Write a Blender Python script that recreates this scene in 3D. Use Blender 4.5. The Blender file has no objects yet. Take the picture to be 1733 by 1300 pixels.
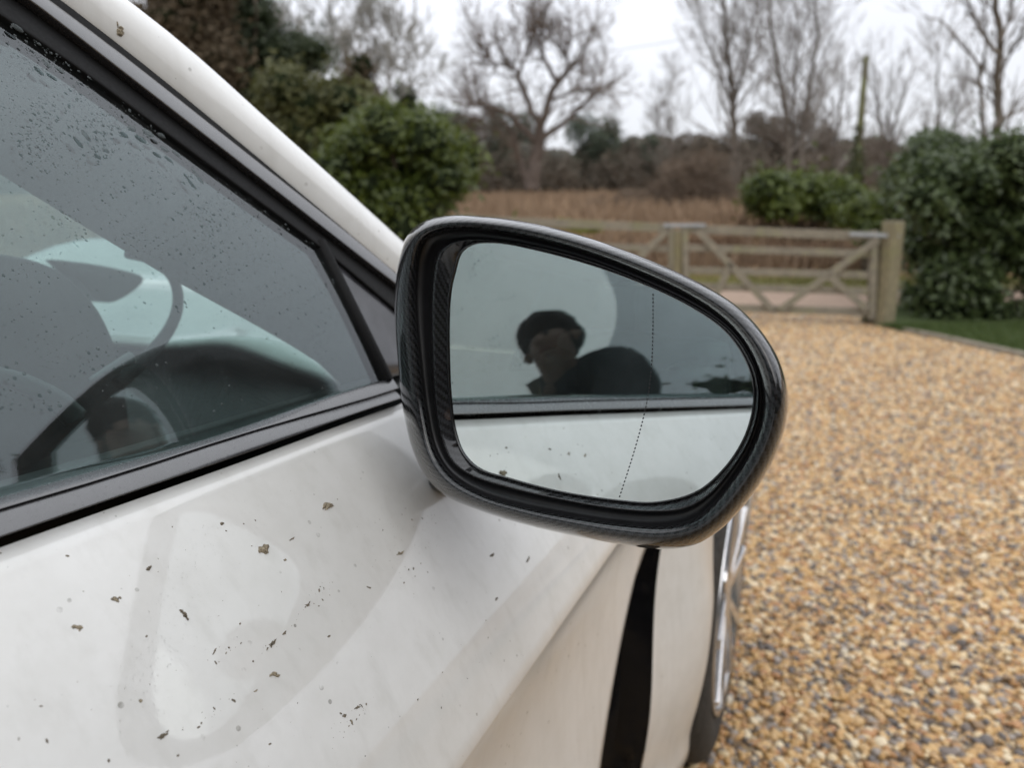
import bpy, bmesh, math, random
import numpy as np
from mathutils import Vector, Matrix, noise
random.seed(7); rng = np.random.default_rng(7)
R = math.radians
sc = bpy.context.scene
col = sc.collection

# ------------------------------------------------------------------ camera
FPX, PW, PH = 1301.0, 1733.0, 1300.0
CAM_H = 1.12
PITCH = math.atan(280.0 / FPX)           # horizon at y = 370 of 1300
cam_d = bpy.data.cameras.new('camera'); cam = bpy.data.objects.new('camera', cam_d); col.objects.link(cam)
cam_d.sensor_width = 36.0; cam_d.lens = 36.0 * FPX / PW
cam_d.clip_start = 0.01; cam_d.clip_end = 3000
cam.location = (0, 0, CAM_H); cam.rotation_euler = (math.pi / 2 - PITCH, 0, 0)
cam_d.dof.use_dof = True; cam_d.dof.focus_distance = 0.47; cam_d.dof.aperture_fstop = 6.8
sc.camera = cam

# ------------------------------------------------------------------ overcast sky
w = bpy.data.worlds.new('World'); sc.world = w; w.use_nodes = True
SUN_EL, SUN_ROT = 38.0, 150.0
nt = w.node_tree; nt.nodes.clear()
N = nt.nodes.new; L = nt.links.new
o_ = N('ShaderNodeOutputWorld'); bg = N('ShaderNodeBackground'); bg.inputs[1].default_value = 0.1
sky = N('ShaderNodeTexSky'); sky.sky_type = 'NISHITA'; sky.sun_disc = False
sky.sun_elevation = R(SUN_EL); sky.sun_rotation = R(SUN_ROT); sky.dust_density = 4.0; sky.air_density = 1.0
tc = N('ShaderNodeTexCoord'); sp = N('ShaderNodeSeparateXYZ'); L(tc.outputs['Generated'], sp.inputs[0])
ramp = N('ShaderNodeValToRGB'); cr = ramp.color_ramp
cr.elements[0].position = 0.0; cr.elements[0].color = (0.33, 0.34, 0.355, 1)
cr.elements[1].position = 1.0; cr.elements[1].color = (0.66, 0.675, 0.705, 1)
e = cr.elements.new(0.25); e.color = (0.395, 0.405, 0.435, 1)
e = cr.elements.new(0.6); e.color = (0.55, 0.565, 0.595, 1)
L(sp.outputs['Z'], ramp.inputs[0])
sc_ = N('ShaderNodeVectorMath'); sc_.operation = 'SCALE'; sc_.inputs['Scale'].default_value = 26.0
L(ramp.outputs[0], sc_.inputs[0])
nz = N('ShaderNodeTexNoise'); nz.inputs['Scale'].default_value = 2.2; nz.inputs['Detail'].default_value = 4
mp = N('ShaderNodeMapping'); mp.inputs['Scale'].default_value = (1, 1, 3); L(tc.outputs['Generated'], mp.inputs[0]); L(mp.outputs[0], nz.inputs[0])
mr = N('ShaderNodeMapRange'); mr.inputs['From Min'].default_value = 0.3; mr.inputs['From Max'].default_value = 0.7
mr.inputs['To Min'].default_value = 0.92; mr.inputs['To Max'].default_value = 1.06; L(nz.outputs[0], mr.inputs[0])
s2 = N('ShaderNodeVectorMath'); s2.operation = 'SCALE'; L(sc_.outputs[0], s2.inputs[0]); L(mr.outputs[0], s2.inputs['Scale'])
mx = N('ShaderNodeMix'); mx.data_type = 'RGBA'; mx.inputs[0].default_value = 0.93
L(sky.outputs[0], mx.inputs['A']); L(s2.outputs[0], mx.inputs['B'])
L(mx.outputs['Result'], bg.inputs[0]); L(bg.outputs[0], o_.inputs[0])
sd = bpy.data.lights.new('sun', 'SUN'); sd.energy = 0.5; sd.angle = R(40); sd.color = (1, 0.97, 0.92)
so = bpy.data.objects.new('sun', sd); col.objects.link(so)
az, el = R(SUN_ROT), R(SUN_EL)
so.rotation_euler = Vector((-math.sin(az) * math.cos(el), -math.cos(az) * math.cos(el), -math.sin(el))).to_track_quat('-Z', 'Y').to_euler()
sc.view_settings.view_transform = 'Standard'; sc.view_settings.look = 'None'
sc.view_settings.exposure = 0.09; sc.view_settings.gamma = 1.0; sc.view_settings.use_curve_mapping = False
sc.render.engine = 'CYCLES'
sc.cycles.use_denoising = True
try: sc.cycles.denoiser = 'OPENIMAGEDENOISE'
except Exception: pass
sc.cycles.max_bounces = 10; sc.cycles.transparent_max_bounces = 24; sc.cycles.glossy_bounces = 6
sc.cycles.caustics_reflective = False; sc.cycles.caustics_refractive = False

# ------------------------------------------------------------------ frames and rays
THETA = R(22.3)                          # heading of the car, to the right of the view
U = np.array([math.sin(THETA), math.cos(THETA), 0.0]); RV = np.array([math.cos(THETA), -math.sin(THETA), 0.0])
def ray_world(px, py):
    x, y = (px - PW / 2), (py - PH / 2)
    f = FPX * math.cos(PITCH) - y * math.sin(PITCH); d = y * math.cos(PITCH) + FPX * math.sin(PITCH)
    v = np.array([x, f, -d]); return v / FPX
def ray(px, py):                         # in the car's frame: x right, y forward, z up
    v = ray_world(px, py); return np.array([v @ RV, v @ U, v[2]])
CO = np.array([0, 0, CAM_H])
def hit(px, py, p0, n):
    d = ray(px, py); t = ((p0 - CO) @ n) / (d @ n); return CO + d * t
def world_at(px, py, dist):              # a point at this distance ahead of the lens
    v = ray_world(px, py); return np.array([0, 0, CAM_H]) + v * dist / v[1]
def ground_at(px, py, z=0.0):
    v = ray_world(px, py); t = (z - CAM_H) / v[2]; return np.array([0, 0, CAM_H]) + v * t
def c2w(p):
    p = np.asarray(p, float); return RV * p[0] + U * p[1] + np.array([0, 0, p[2]])

# ------------------------------------------------------------------ material helpers
class M:
    def __init__(s, name):
        s.m = bpy.data.materials.new(name); s.m.use_nodes = True; s.t = s.m.node_tree
        s.b = s.t.nodes['Principled BSDF']; s.out = s.t.nodes['Material Output']
    def n(s, kind, **kw):
        x = s.t.nodes.new('ShaderNode' + kind)
        for k, v in kw.items():
            if k.startswith('i_'): x.inputs[k[2:].replace('_', ' ')].default_value = v
            else: setattr(x, k, v)
        return x
    def l(s, a, b): s.t.links.new(a, b)
    def set(s, **kw):
        for k, v in kw.items(): s.b.inputs[k.replace('_', ' ')].default_value = v
        return s
    def coords(s, which='Object'): 
        return s.n('TexCoord').outputs[which]
    def noise(s, scale, detail=4, rough=0.55, vec=None):
        x = s.n('TexNoise'); x.inputs['Scale'].default_value = scale; x.inputs['Detail'].default_value = detail
        x.inputs['Roughness'].default_value = rough; s.l(vec or s.coords(), x.inputs['Vector']); return x.outputs['Fac']
    def ramp(s, fac, stops, interp='LINEAR'):
        r = s.n('ValToRGB'); c = r.color_ramp; c.interpolation = interp
        while len(c.elements) < len(stops): c.elements.new(0.5)
        for e, (p, cl) in zip(c.elements, stops):
            e.position = p; e.color = (*cl, 1) if hasattr(cl, '__len__') else (cl, cl, cl, 1)
        s.l(fac, r.inputs[0]); return r.outputs[0]
    def mix(s, f, a, b, mode='MIX'):
        x = s.n('Mix'); x.data_type = 'RGBA'; x.blend_type = mode
        for v, k in ((f, 0), (a, 'A'), (b, 'B')):
            if hasattr(v, 'is_linked') or hasattr(v, 'links'): s.l(v, x.inputs[k] if k != 0 else x.inputs[0])
            else:
                x.inputs[k].default_value = v if k == 0 else (*v, 1)
        return x.outputs['Result']
    def bump(s, h, strength=0.3, dist=0.01):
        b = s.n('Bump'); b.inputs['Strength'].default_value = strength; b.inputs['Distance'].default_value = dist
        s.l(h, b.inputs['Height']); s.l(b.outputs[0], s.b.inputs['Normal']); return b
def simple(name, color, rough=0.5, metal=0.0, coat=0.0, nscale=20, var=0.25, bump=0.0, spec=None):
    m = M(name); f = m.noise(nscale, 5)
    c = np.array(color)
    m.l(m.ramp(f, [(0.3, tuple(c * (1 - var))), (0.7, tuple(np.minimum(c * (1 + var), 1)))]), m.b.inputs['Base Color'])
    m.set(Roughness=rough, Metallic=metal, Coat_Weight=coat)
    if coat: m.set(Coat_Roughness=0.03)
    if spec is not None: m.set(Specular_IOR_Level=spec)
    if bump: m.bump(f, bump, 0.01)
    return m.m

# ------------------------------------------------------------------ object helpers
def mesh_obj(name, verts, faces, mat=None, parent=None, smooth=True, uv=None):
    me = bpy.data.meshes.new(name)
    me.from_pydata([tuple(map(float, v)) for v in verts], [], [tuple(f) for f in faces]); me.update()
    if smooth: me.polygons.foreach_set('use_smooth', [True] * len(me.polygons))
    o = bpy.data.objects.new(name, me); col.objects.link(o)
    if mat: me.materials.append(mat)
    if parent is not None: o.parent = parent
    if uv is not None:
        lay = me.uv_layers.new(name='UVMap'); idx = np.empty(len(me.loops), dtype=np.int32); me.loops.foreach_get('vertex_index', idx)
        lay.data.foreach_set('uv', np.asarray(uv, float)[idx].ravel())
    return o
def fast_quads(name, V, mat, parent=None, tint=None, k=4):   # V: (n*k,3) separate faces of k corners
    n = len(V) // k; me = bpy.data.meshes.new(name)
    me.vertices.add(n * k); me.vertices.foreach_set('co', np.asarray(V, np.float32).ravel())
    me.loops.add(n * k); me.loops.foreach_set('vertex_index', np.arange(n * k, dtype=np.int32))
    me.polygons.add(n); me.polygons.foreach_set('loop_start', np.arange(0, n * k, k, dtype=np.int32))
    if tint is not None:
        a = me.attributes.new('tint', 'FLOAT', 'FACE'); a.data.foreach_set('value', np.asarray(tint, np.float32))
    me.materials.append(mat); me.update(); me.validate()
    o = bpy.data.objects.new(name, me); col.objects.link(o)
    if parent is not None: o.parent = parent
    return o
def empty(name, loc=(0, 0, 0), rz=0.0):
    o = bpy.data.objects.new(name, None); col.objects.link(o); o.location = loc; o.rotation_euler = (0, 0, rz)
    o.empty_display_size = 0.1; return o
def tag(o, label=None, cat=None, group=None, kind=None):
    if label: o['label'] = label
    if cat: o['category'] = cat
    if group: o['group'] = group
    if kind: o['kind'] = kind
    return o
class MB:
    def __init__(s): s.v = []; s.f = []
    def add(s, v, f):
        b = len(s.v); s.v += [tuple(map(float, p)) for p in v]; s.f += [tuple(i + b for i in q) for q in f]
    def box(s, c, size, rot=None, bev=0.0):
        bm = bmesh.new(); bmesh.ops.create_cube(bm, size=1.0)
        bmesh.ops.scale(bm, vec=Vector(size), verts=bm.verts)
        if bev: bmesh.ops.bevel(bm, geom=bm.edges[:], offset=bev, segments=2, affect='EDGES', profile=0.6)
        if rot is not None: bmesh.ops.transform(bm, matrix=rot.to_4x4(), verts=bm.verts)
        bmesh.ops.translate(bm, vec=Vector(tuple(map(float, c))), verts=bm.verts)
        bm.verts.index_update(); s.add([v.co for v in bm.verts], [[v.index for v in f.verts] for f in bm.faces]); bm.free()
    def beam(s, a, b, wdt, thk, up=(0, 0, 1), bev=0.0):
        a, b = Vector(tuple(map(float, a))), Vector(tuple(map(float, b))); d = (b - a); ln = d.length; d.normalize()
        y = Vector(up).cross(d); 
        if y.length < 1e-4: y = Vector((0, 1, 0)).cross(d)
        y.normalize(); z = d.cross(y)
        m = Matrix((d, y, z)).transposed(); s.box((a + b) / 2, (ln, thk, wdt), m, bev)
    def tube(s, pts, rad, n=8, closed=False, cap=True):
        pts = [np.asarray(p, float) for p in pts]; m = len(pts); rad = [rad] * m if np.isscalar(rad) else rad
        V = []; prev = None
        for i, p in enumerate(pts):
            a = pts[(i - 1) % m] if (i or closed) else p; b = pts[(i + 1) % m] if (i < m - 1 or closed) else p
            d = b - a; d = d / (np.linalg.norm(d) + 1e-12)
            if prev is None:
                x = np.cross(d, [0, 0, 1.0]); 
                if np.linalg.norm(x) < 1e-3: x = np.cross(d, [0, 1.0, 0])
            else: x = prev - d * (prev @ d)
            x /= np.linalg.norm(x); prev = x; y = np.cross(d, x)
            for k in range(n):
                t = 2 * math.pi * k / n; V.append(p + (x * math.cos(t) + y * math.sin(t)) * rad[i])
        F = []
        for i in range(m if closed else m - 1):
            j = (i + 1) % m
            for k in range(n): F.append((i * n + k, i * n + (k + 1) % n, j * n + (k + 1) % n, j * n + k))
        if cap and not closed: F += [tuple(range(n))[::-1], tuple((m - 1) * n + k for k in range(n))]
        s.add(V, F)
    def build(s, name, mat, parent=None, smooth=False):
        o = mesh_obj(name, s.v, s.f, mat, parent, smooth)
        return o
def grid_mesh(P, closed_u=False, closed_v=False):  # P[i][j] -> verts, faces
    a, b = len(P), len(P[0]); V = [p for r_ in P for p in r_]; F = []
    for i in range(a if closed_u else a - 1):
        for j in range(b if closed_v else b - 1):
            i2, j2 = (i + 1) % a, (j + 1) % b
            F.append((i * b + j, i2 * b + j, i2 * b + j2, i * b + j2))
    return V, F
def fix_normals(o):
    bm = bmesh.new(); bm.from_mesh(o.data); bmesh.ops.recalc_face_normals(bm, faces=bm.faces); bm.to_mesh(o.data); bm.free()
def solid(o, t, off=-1.0):
    m = o.modifiers.new('thickness', 'SOLIDIFY'); m.thickness = t; m.offset = off; return o
def resample(pts, n):
    pts = np.asarray(pts, float); d = np.r_[0, np.cumsum(np.linalg.norm(np.diff(pts, axis=0), axis=1))]
    t = np.linspace(0, d[-1], n); return np.stack([np.interp(t, d, pts[:, k]) for k in range(pts.shape[1])], 1)
def smooth_line(pts, n=60, it=2):
    p = np.asarray(pts, float)
    for _ in range(it):
        q = [p[0]]
        for a, b in zip(p[:-1], p[1:]): q += [0.75 * a + 0.25 * b, 0.25 * a + 0.75 * b]
        q.append(p[-1]); p = np.array(q)
    return resample(p, n)

# ------------------------------------------------------------------ car materials
def paint_mat():
    m = M('white_paint')
    v = m.coords('Object')
    big = m.noise(3.2, 6, 0.6, v); fine = m.noise(260, 3, 0.6, v); med = m.noise(28, 6, 0.65, v)
    base = m.mix(m.ramp(big, [(0.38, 0.0), (0.70, 0.8)]), (0.72, 0.72, 0.70), (0.60, 0.595, 0.565))
    # road dust as small specks
    vo = m.n('TexVoronoi'); vo.inputs['Scale'].default_value = 150; vo.inputs['Randomness'].default_value = 1; m.l(v, vo.inputs['Vector'])
    vc = m.n('SeparateColor'); m.l(vo.outputs['Color'], vc.inputs[0])
    sz = m.n('Math', operation='MULTIPLY'); m.l(vc.outputs[0], sz.inputs[0]); sz.inputs[1].default_value = 0.30
    lt = m.n('Math', operation='LESS_THAN'); m.l(vo.outputs['Distance'], lt.inputs[0]); m.l(sz.outputs[0], lt.inputs[1])
    gate = m.n('Math', operation='GREATER_THAN'); m.l(vc.outputs[1], gate.inputs[0]); gate.inputs[1].default_value = 0.80
    zone = m.ramp(med, [(0.5, 0.0), (0.62, 0.8)])
    a = m.n('Math', operation='MULTIPLY'); m.l(lt.outputs[0], a.inputs[0]); m.l(gate.outputs[0], a.inputs[1])
    b = m.n('Math', operation='MULTIPLY'); m.l(a.outputs[0], b.inputs[0]); m.l(zone, b.inputs[1])
    c1 = m.mix(b.outputs[0], base, (0.16, 0.15, 0.125))
    film = m.ramp(med, [(0.42, 0.0), (0.75, 0.28)])
    c2 = m.mix(film, c1, (0.50, 0.49, 0.45))
    mpv = m.n('Mapping'); mpv.inputs['Scale'].default_value = (34, 34, 2.2); m.l(v, mpv.inputs[0]); run = m.noise(1.6, 6, 0.6, mpv.outputs[0])
    c2 = m.mix(m.ramp(run, [(0.52, 0.0), (0.72, 0.22)]), c2, (0.44, 0.43, 0.39))
    m.l(c2, m.b.inputs['Base Color'])
    m.set(Roughness=0.42, Coat_Weight=1.0, Coat_IOR=1.62)
    # road film gets heavier towards the sill and dulls the lacquer there
    geo = m.n('NewGeometry'); sz_ = m.n('SeparateXYZ'); m.l(geo.outputs['Position'], sz_.inputs[0]); lo = m.n('MapRange'); m.l(sz_.outputs[2], lo.inputs['Value'])
    lo.inputs['From Min'].default_value = 0.80; lo.inputs['From Max'].default_value = 0.66; lo.inputs['To Min'].default_value = 0.0; lo.inputs['To Max'].default_value = 0.17
    ad = m.n('Math', operation='ADD'); m.l(m.ramp(fine, [(0.3, 0.012), (0.75, 0.05)]), ad.inputs[0]); m.l(lo.outputs[0], ad.inputs[1]); m.l(ad.outputs[0], m.b.inputs['Coat Roughness'])
    bm_ = m.n('Bump'); bm_.inputs['Strength'].default_value = 0.02; bm_.inputs['Distance'].default_value = 0.001
    m.l(fine, bm_.inputs['Height']); m.l(bm_.outputs[0], m.b.inputs['Coat Normal'])
    return m.m
def trim_mat(name, col0=0.012, rough=0.22, dust=0.10, ior=1.75):
    m = M(name); v = m.coords('Object'); f = m.noise(420, 3, 0.7, v); g = m.noise(24, 6, 0.65, v)
    vo = m.n('TexVoronoi'); vo.inputs['Scale'].default_value = 330; m.l(v, vo.inputs['Vector'])
    vc = m.n('SeparateColor'); m.l(vo.outputs['Color'], vc.inputs[0])
    dots = m.ramp(vo.outputs['Distance'], [(0.22, 1.0), (0.34, 0.0)])
    t = m.n('Math', operation='MULTIPLY'); m.l(dots, t.inputs[0]); m.l(m.ramp(vc.outputs[0], [(0.55, 0.0), (0.6, 1.0)]), t.inputs[1])
    t2 = m.n('Math', operation='MULTIPLY'); m.l(t.outputs[0], t2.inputs[0]); m.l(m.ramp(g, [(0.4, 0.25), (0.65, 1.0)]), t2.inputs[1])
    d0 = m.mix(m.ramp(g, [(0.3, 0.25), (0.8, 0.8)]), (col0,) * 3, (dust, dust * 0.98, dust * 1.06))
    m.l(m.mix(t2.outputs[0], d0, (0.006, 0.006, 0.007)), m.b.inputs['Base Color'])
    m.l(m.ramp(f, [(0.3, rough), (0.7, rough + 0.14)]), m.b.inputs['Roughness'])
    bp = m.n('Bump'); bp.inputs['Strength'].default_value = 0.05; bp.inputs['Distance'].default_value = 0.0006
    m.l(t.outputs[0], bp.inputs['Height']); m.l(bp.outputs[0], m.b.inputs['Normal'])
    m.set(Specular_IOR_Level=0.8, IOR=ior)
    return m.m
def carbon_mat(name='carbon_fibre'):
    m = M(name); uv = m.n('UVMap'); sep = m.n('SeparateXYZ'); m.l(uv.outputs[0], sep.inputs[0])
    fl = []
    for k in (0, 1):
        f = m.n('Math', operation='FLOOR'); m.l(sep.outputs[k], f.inputs[0]); fl.append(f.outputs[0])
    s_ = m.n('Math', operation='ADD'); m.l(fl[0], s_.inputs[0]); m.l(fl[1], s_.inputs[1])
    md = m.n('Math', operation='FLOORED_MODULO'); m.l(s_.outputs[0], md.inputs[0]); md.inputs[1].default_value = 4.0
    lt = m.n('Math', operation='LESS_THAN'); m.l(md.outputs[0], lt.inputs[0]); lt.inputs[1].default_value = 1.5
    cell = m.n('CombineXYZ'); m.l(fl[0], cell.inputs[0]); m.l(fl[1], cell.inputs[1])
    wn = m.n('TexWhiteNoise', noise_dimensions='3D'); m.l(cell.outputs[0], wn.inputs[0])
    c = m.mix(lt.outputs[0], (0.002, 0.002, 0.0022), (0.019, 0.020, 0.022))
    c = m.mix(m.ramp(wn.outputs[0], [(0.0, 0.0), (1.0, 0.45)]), c, (0.008, 0.008, 0.009))
    m.l(c, m.b.inputs['Base Color'])
    m.l(m.ramp(lt.outputs[0], [(0.0, 0.55), (1.0, 0.36)]), m.b.inputs['Roughness'])
    m.set(Metallic=0.0, Specular_IOR_Level=0.12, Coat_Weight=1.0, Coat_IOR=1.58)
    m.l(m.ramp(m.noise(90, 4), [(0.35, 0.02), (0.75, 0.07)]), m.b.inputs['Coat Roughness'])
    b = m.n('Bump'); b.inputs['Strength'].default_value = 0.0
    return m.m
def glass_mat(name, tint, ior=1.5, haze=0.0):
    m = M(name); t = m.t; t.nodes.remove(m.b)
    fr = m.n('Fresnel'); geo = m.n('NewGeometry')
    mrg = m.n('MapRange'); mrg.inputs['To Min'].default_value = ior; mrg.inputs['To Max'].default_value = 1 / ior
    m.l(geo.outputs['Backfacing'], mrg.inputs['Value']); m.l(mrg.outputs[0], fr.inputs['IOR'])
    tr = m.n('BsdfTransparent'); tr.inputs[0].default_value = (*tint, 1)
    gl = m.n('BsdfGlossy'); gl.inputs['Roughness'].default_value = 0.0; gl.inputs['Color'].default_value = (0.93, 0.97, 1.0, 1)
    mx_ = m.n('MixShader'); m.l(fr.outputs[0], mx_.inputs[0]); m.l(tr.outputs[0], mx_.inputs[1]); m.l(gl.outputs[0], mx_.inputs[2])
    # thin film of dust
    df = m.n('BsdfDiffuse'); df.inputs[0].default_value = (0.5, 0.5, 0.5, 1)
    nf = m.noise(9, 6, 0.7); m2 = m.n('MixShader'); m.l(m.ramp(nf, [(0.35, 0.006 + haze), (0.75, 0.035 + haze)]), m2.inputs[0])
    m.l(mx_.outputs[0], m2.inputs[1]); m.l(df.outputs[0], m2.inputs[2]); m.l(m2.outputs[0], m.out.inputs[0])
    return m.m
def mirror_mat():
    m = M('mirror_silver'); nf = m.noise(14, 6, 0.7); fine = m.noise(160, 4, 0.7)
    m.l(m.ramp(nf, [(0.3, (0.68, 0.735, 0.735)), (0.75, (0.60, 0.655, 0.655))]), m.b.inputs['Base Color'])
    m.set(Metallic=1.0); m.l(m.ramp(fine, [(0.55, 0.006), (0.85, 0.10)]), m.b.inputs['Roughness'])
    return m.m
PAINT = paint_mat()
TRIM = trim_mat('gloss_black_trim', 0.012, 0.16, 0.06)
RUBBER = trim_mat('black_rubber', 0.003, 0.6, 0.004, 1.25)
CARBON = carbon_mat()
GLASS = glass_mat('window_glass', (0.71, 0.80, 0.785), 1.72); DARKGLASS = glass_mat('dark_window_glass', (0.06, 0.07, 0.07), 1.5)
WSGLASS = glass_mat('windshield_glass', (0.74, 0.80, 0.79), 1.5)
MIRROR = mirror_mat()
BLACKP = simple('black_plastic', (0.011, 0.011, 0.012), 0.35, 0, 0, 60, 0.3)
GLOSSB = simple('piano_black', (0.008, 0.008, 0.009), 0.12, 0, 1.0, 60, 0.3)
INTER = simple('black_interior', (0.012, 0.013, 0.014), 0.6, 0, 0, 80, 0.4, 0.15)
LEATHER = simple('dark_leather', (0.016, 0.016, 0.017), 0.45, 0, 0, 120, 0.3, 0.3)
TYRE = simple('tyre_rubber', (0.03, 0.028, 0.025), 0.8, 0, 0, 70, 0.4, 0.4)
ALLOY = simple('silver_alloy', (0.62, 0.62, 0.63), 0.22, 0.85, 0.5, 30, 0.08)
DARKM = simple('dark_metal', (0.10, 0.09, 0.085), 0.4, 0.8, 0, 30, 0.3)
MUD = simple('dry_mud', (0.32, 0.27, 0.19), 0.85, 0, 0, 500, 0.55, 0.6)
DARKMUD = simple('dark_dirt', (0.19, 0.16, 0.115), 0.8, 0, 0, 500, 0.55, 0.6)

# ------------------------------------------------------------------ the car
CORG = np.array([-1.12, 0.15, 0.0])
car = empty('parked_car', c2w(CORG), -THETA)
tag(car, 'white car parked on the gravel with black window trim and carbon wing mirror', 'car')
def part(name, V, F, mat, parent=None, smooth=True, uv=None, org=None):
    """vertices in the car frame; parent None = the car itself"""
    V = np.asarray(V, float) - CORG
    par = parent or car
    if parent is not None: V = V - np.asarray(parent['at'])
    return mesh_obj(name, V, F, mat, par, smooth, uv)

# window plane: leans inward 25 degrees
TW = R(25); L0, Z0 = -0.363, 0.968
P0 = np.array([L0, 0, Z0]); EQ = np.array([-math.sin(TW), 0, math.cos(TW)]); NW = np.array([math.cos(TW), 0, math.sin(TW)])
def wp(px, py, off=0.0):                 # pixel -> (s, q) on the plane moved outward by off
    p = hit(px, py, P0 + NW * off, NW); return (p[1], (p - P0 - NW * off) @ EQ)
def w3(s, q, off=0.0): 
    # the side of the cabin curves inward a little towards the rear
    return P0 + NW * off + np.array([0, s, 0]) + EQ * q
RAIL = [(-0.10, 0.058), (-0.24, 0.118), (-0.42, 0.163), (-0.65, 0.185), (-0.95, 0.182), (-1.25, 0.155), (-1.55, 0.115), (-1.85, 0.06)]
def top_edge(px, off=0.0, n=90):         # pixel polyline from upper left to lower right -> (s,q), going on along the roof rail
    a = [wp(x, y, off) for x, y in px]; s0, q0 = a[0]
    ext = [(s0 + ds, q0 + dq) for ds, dq in RAIL][::-1]
    return smooth_line(ext + a, n)
def belt_edge(px, off=0.0, n=50):
    a = [wp(x, y, off) for x, y in px]; s0, q0 = a[0]; k = (a[-1][1] - a[0][1]) / (a[-1][0] - a[0][0])
    ext = [(s0 - d, q0 - d * k * 0.85) for d in (1.85, 1.3, 0.9, 0.5, 0.2)]
    return smooth_line(ext + a, n)
def strip(name, e0, e1, o0, o1, mat, bulge=0.004, back=0.012, m=7, parent=None, outs=None):
    """rounded moulding between two (s,q) edges; outs: bulge profile along the width"""
    P = []; TT = [0, 0.02, 0.07, 0.2, 0.35, 0.5, 0.65, 0.8, 0.93, 0.98, 1]
    for (a, b) in zip(e0, e1):
        row = [w3(a[0], a[1], o0 - back), w3(a[0], a[1], o0 - 0.0012)]
        for k, t in enumerate(TT):
            h = (outs[k] if outs else math.sqrt(max(0, 1 - (2 * t - 1) ** 2)) * bulge)
            s, q = a[0] * (1 - t) + b[0] * t, a[1] * (1 - t) + b[1] * t
            row.append(w3(s, q, o0 * (1 - t) + o1 * t + h))
        row += [w3(b[0], b[1], o1 - 0.0012), w3(b[0], b[1], o1 - back)]; P.append(row)
    V, F = grid_mesh(P, False, True); o = part(name, V, F, mat, parent); fix_normals(o)
    return o

# edges traced in the photograph
E_glass_top = [(-60, -12), (0, 30), (121, 110), (283, 231), (404, 320), (537, 417), (600, 469), (668, 527), (735, 584)]
E_seal_top = [(40, -40), (95, 0), (226, 99), (363, 209), (500, 318), (600, 398), (668, 455), (740, 516)]
E_mold_lo = [(0, -36), (52, 0), (150, 76), (343, 226), (485, 337), (600, 427), (668, 479), (738, 534)]
E_white_in = [(60, -44), (118, 0), (226, 84), (363, 196), (485, 299), (600, 396), (668, 454), (745, 519)]
E_white_out = [(180, -50), (238, 0), (343, 81), (485, 214), (606, 323), (684, 396), (740, 448), (822, 520)]
E_belt_top = [(0, 838), (202, 784), (363, 740), (565, 668), (668, 637)]
E_belt_mid = [(0, 862), (202, 804), (404, 736), (606, 680), (670, 659)]
E_belt_lo = [(0, 910), (202, 841), (404, 772), (600, 701), (672, 677)]

# side window glass (a slab 4 mm thick)
gt = top_edge(E_glass_top, 0.0); bt = belt_edge(E_belt_top, 0.0)
SB0, SB1 = wp(541, 405)[0], wp(655, 640)[0]      # divider bar in the photograph
bar_a, bar_b = wp(541, 408), wp(657, 643)
def win_poly():
    top = [p for p in gt if p[0] < bar_a[0] and p[0] > -0.95]; bot = [p for p in bt if p[0] < bar_b[0] and p[0] > -0.95]
    return top, bot
top, bot = win_poly()
top = resample(np.array(list(top) + [bar_a]), 60); bot = resample(np.array(list(bot) + [bar_b]), 60)
top, bot = resample(top, 120), resample(bot, 120)
def gbulge(s, q):                        # the pane is curved: it stands proud between its edges
    i = np.argsort(top[:, 0]); qt_ = np.interp(s, top[i, 0], top[i, 1]); i = np.argsort(bot[:, 0]); qb_ = np.interp(s, bot[i, 0], bot[i, 1]); w_ = max(qt_ - qb_, 1e-3)
    t = min(1, max(0, (q - qb_) / w_)); return 0.33 * w_ * w_ * t * (1 - t)
P = []
for a, b in zip(top, bot):
    P.append([w3(*(a * (1 - t) + b * t), -0.002 + gbulge(*(a * (1 - t) + b * t))) for t in np.linspace(-0.02, 1.02, 32)])
V, F = grid_mesh(P); window = part('side_window', V, F, GLASS); fix_normals(window); solid(window, 0.004)
WIN_TOP, WIN_BOT = top, bot
# quarter pane in front of the divider: dark glossy sail
qt = np.array([wp(x, y, 0.0) for x, y in [(547, 418), (600, 462), (668, 520), (730, 575)]]); qb = np.array([wp(x, y, 0.0) for x, y in [(657, 640), (668, 636), (690, 630), (735, 618)]])
qt, qb = resample(qt, 12), resample(qb, 12)
V, F = grid_mesh([[w3(*(a * (1 - t) + b * t), -0.001) for t in np.linspace(0, 1, 8)] for a, b in zip(qt, qb)])
SAIL = simple('smoky_sail_panel', (0.045, 0.045, 0.05), 0.30, 0, 0.3, 26, 0.6)
qp = part('quarter_panel', V, F, SAIL); fix_normals(qp); solid(qp, 0.005)
# divider bar
d0 = smooth_line([bar_a, (bar_a[0] * .5 + bar_b[0] * .5, bar_a[1] * .5 + bar_b[1] * .5), bar_b], 20)
dv = d0.copy(); dv[:, 0] -= 0.0065; dv2 = d0.copy(); dv2[:, 0] += 0.006
strip('window_divider', dv, dv2, 0.0, 0.0, RUBBER, 0.005, 0.01)
# seals and mouldings round the window
g_out = top_edge(E_mold_lo, 0.0)
strip('window_seal', gt, g_out, 0.002, -0.004, RUBBER, 0.002, 0.03)
strip('window_frame', top_edge(E_mold_lo, 0.006), top_edge(E_seal_top, 0.006), 0.0065, 0.003, TRIM, 0.0010, 0.02)
strip('roof_gutter', top_edge(E_seal_top, 0.002), top_edge([(x + 4, y - 1) for x, y in E_white_in], 0.002), -0.004, -0.004, RUBBER, 0.0005, 0.02)
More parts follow.
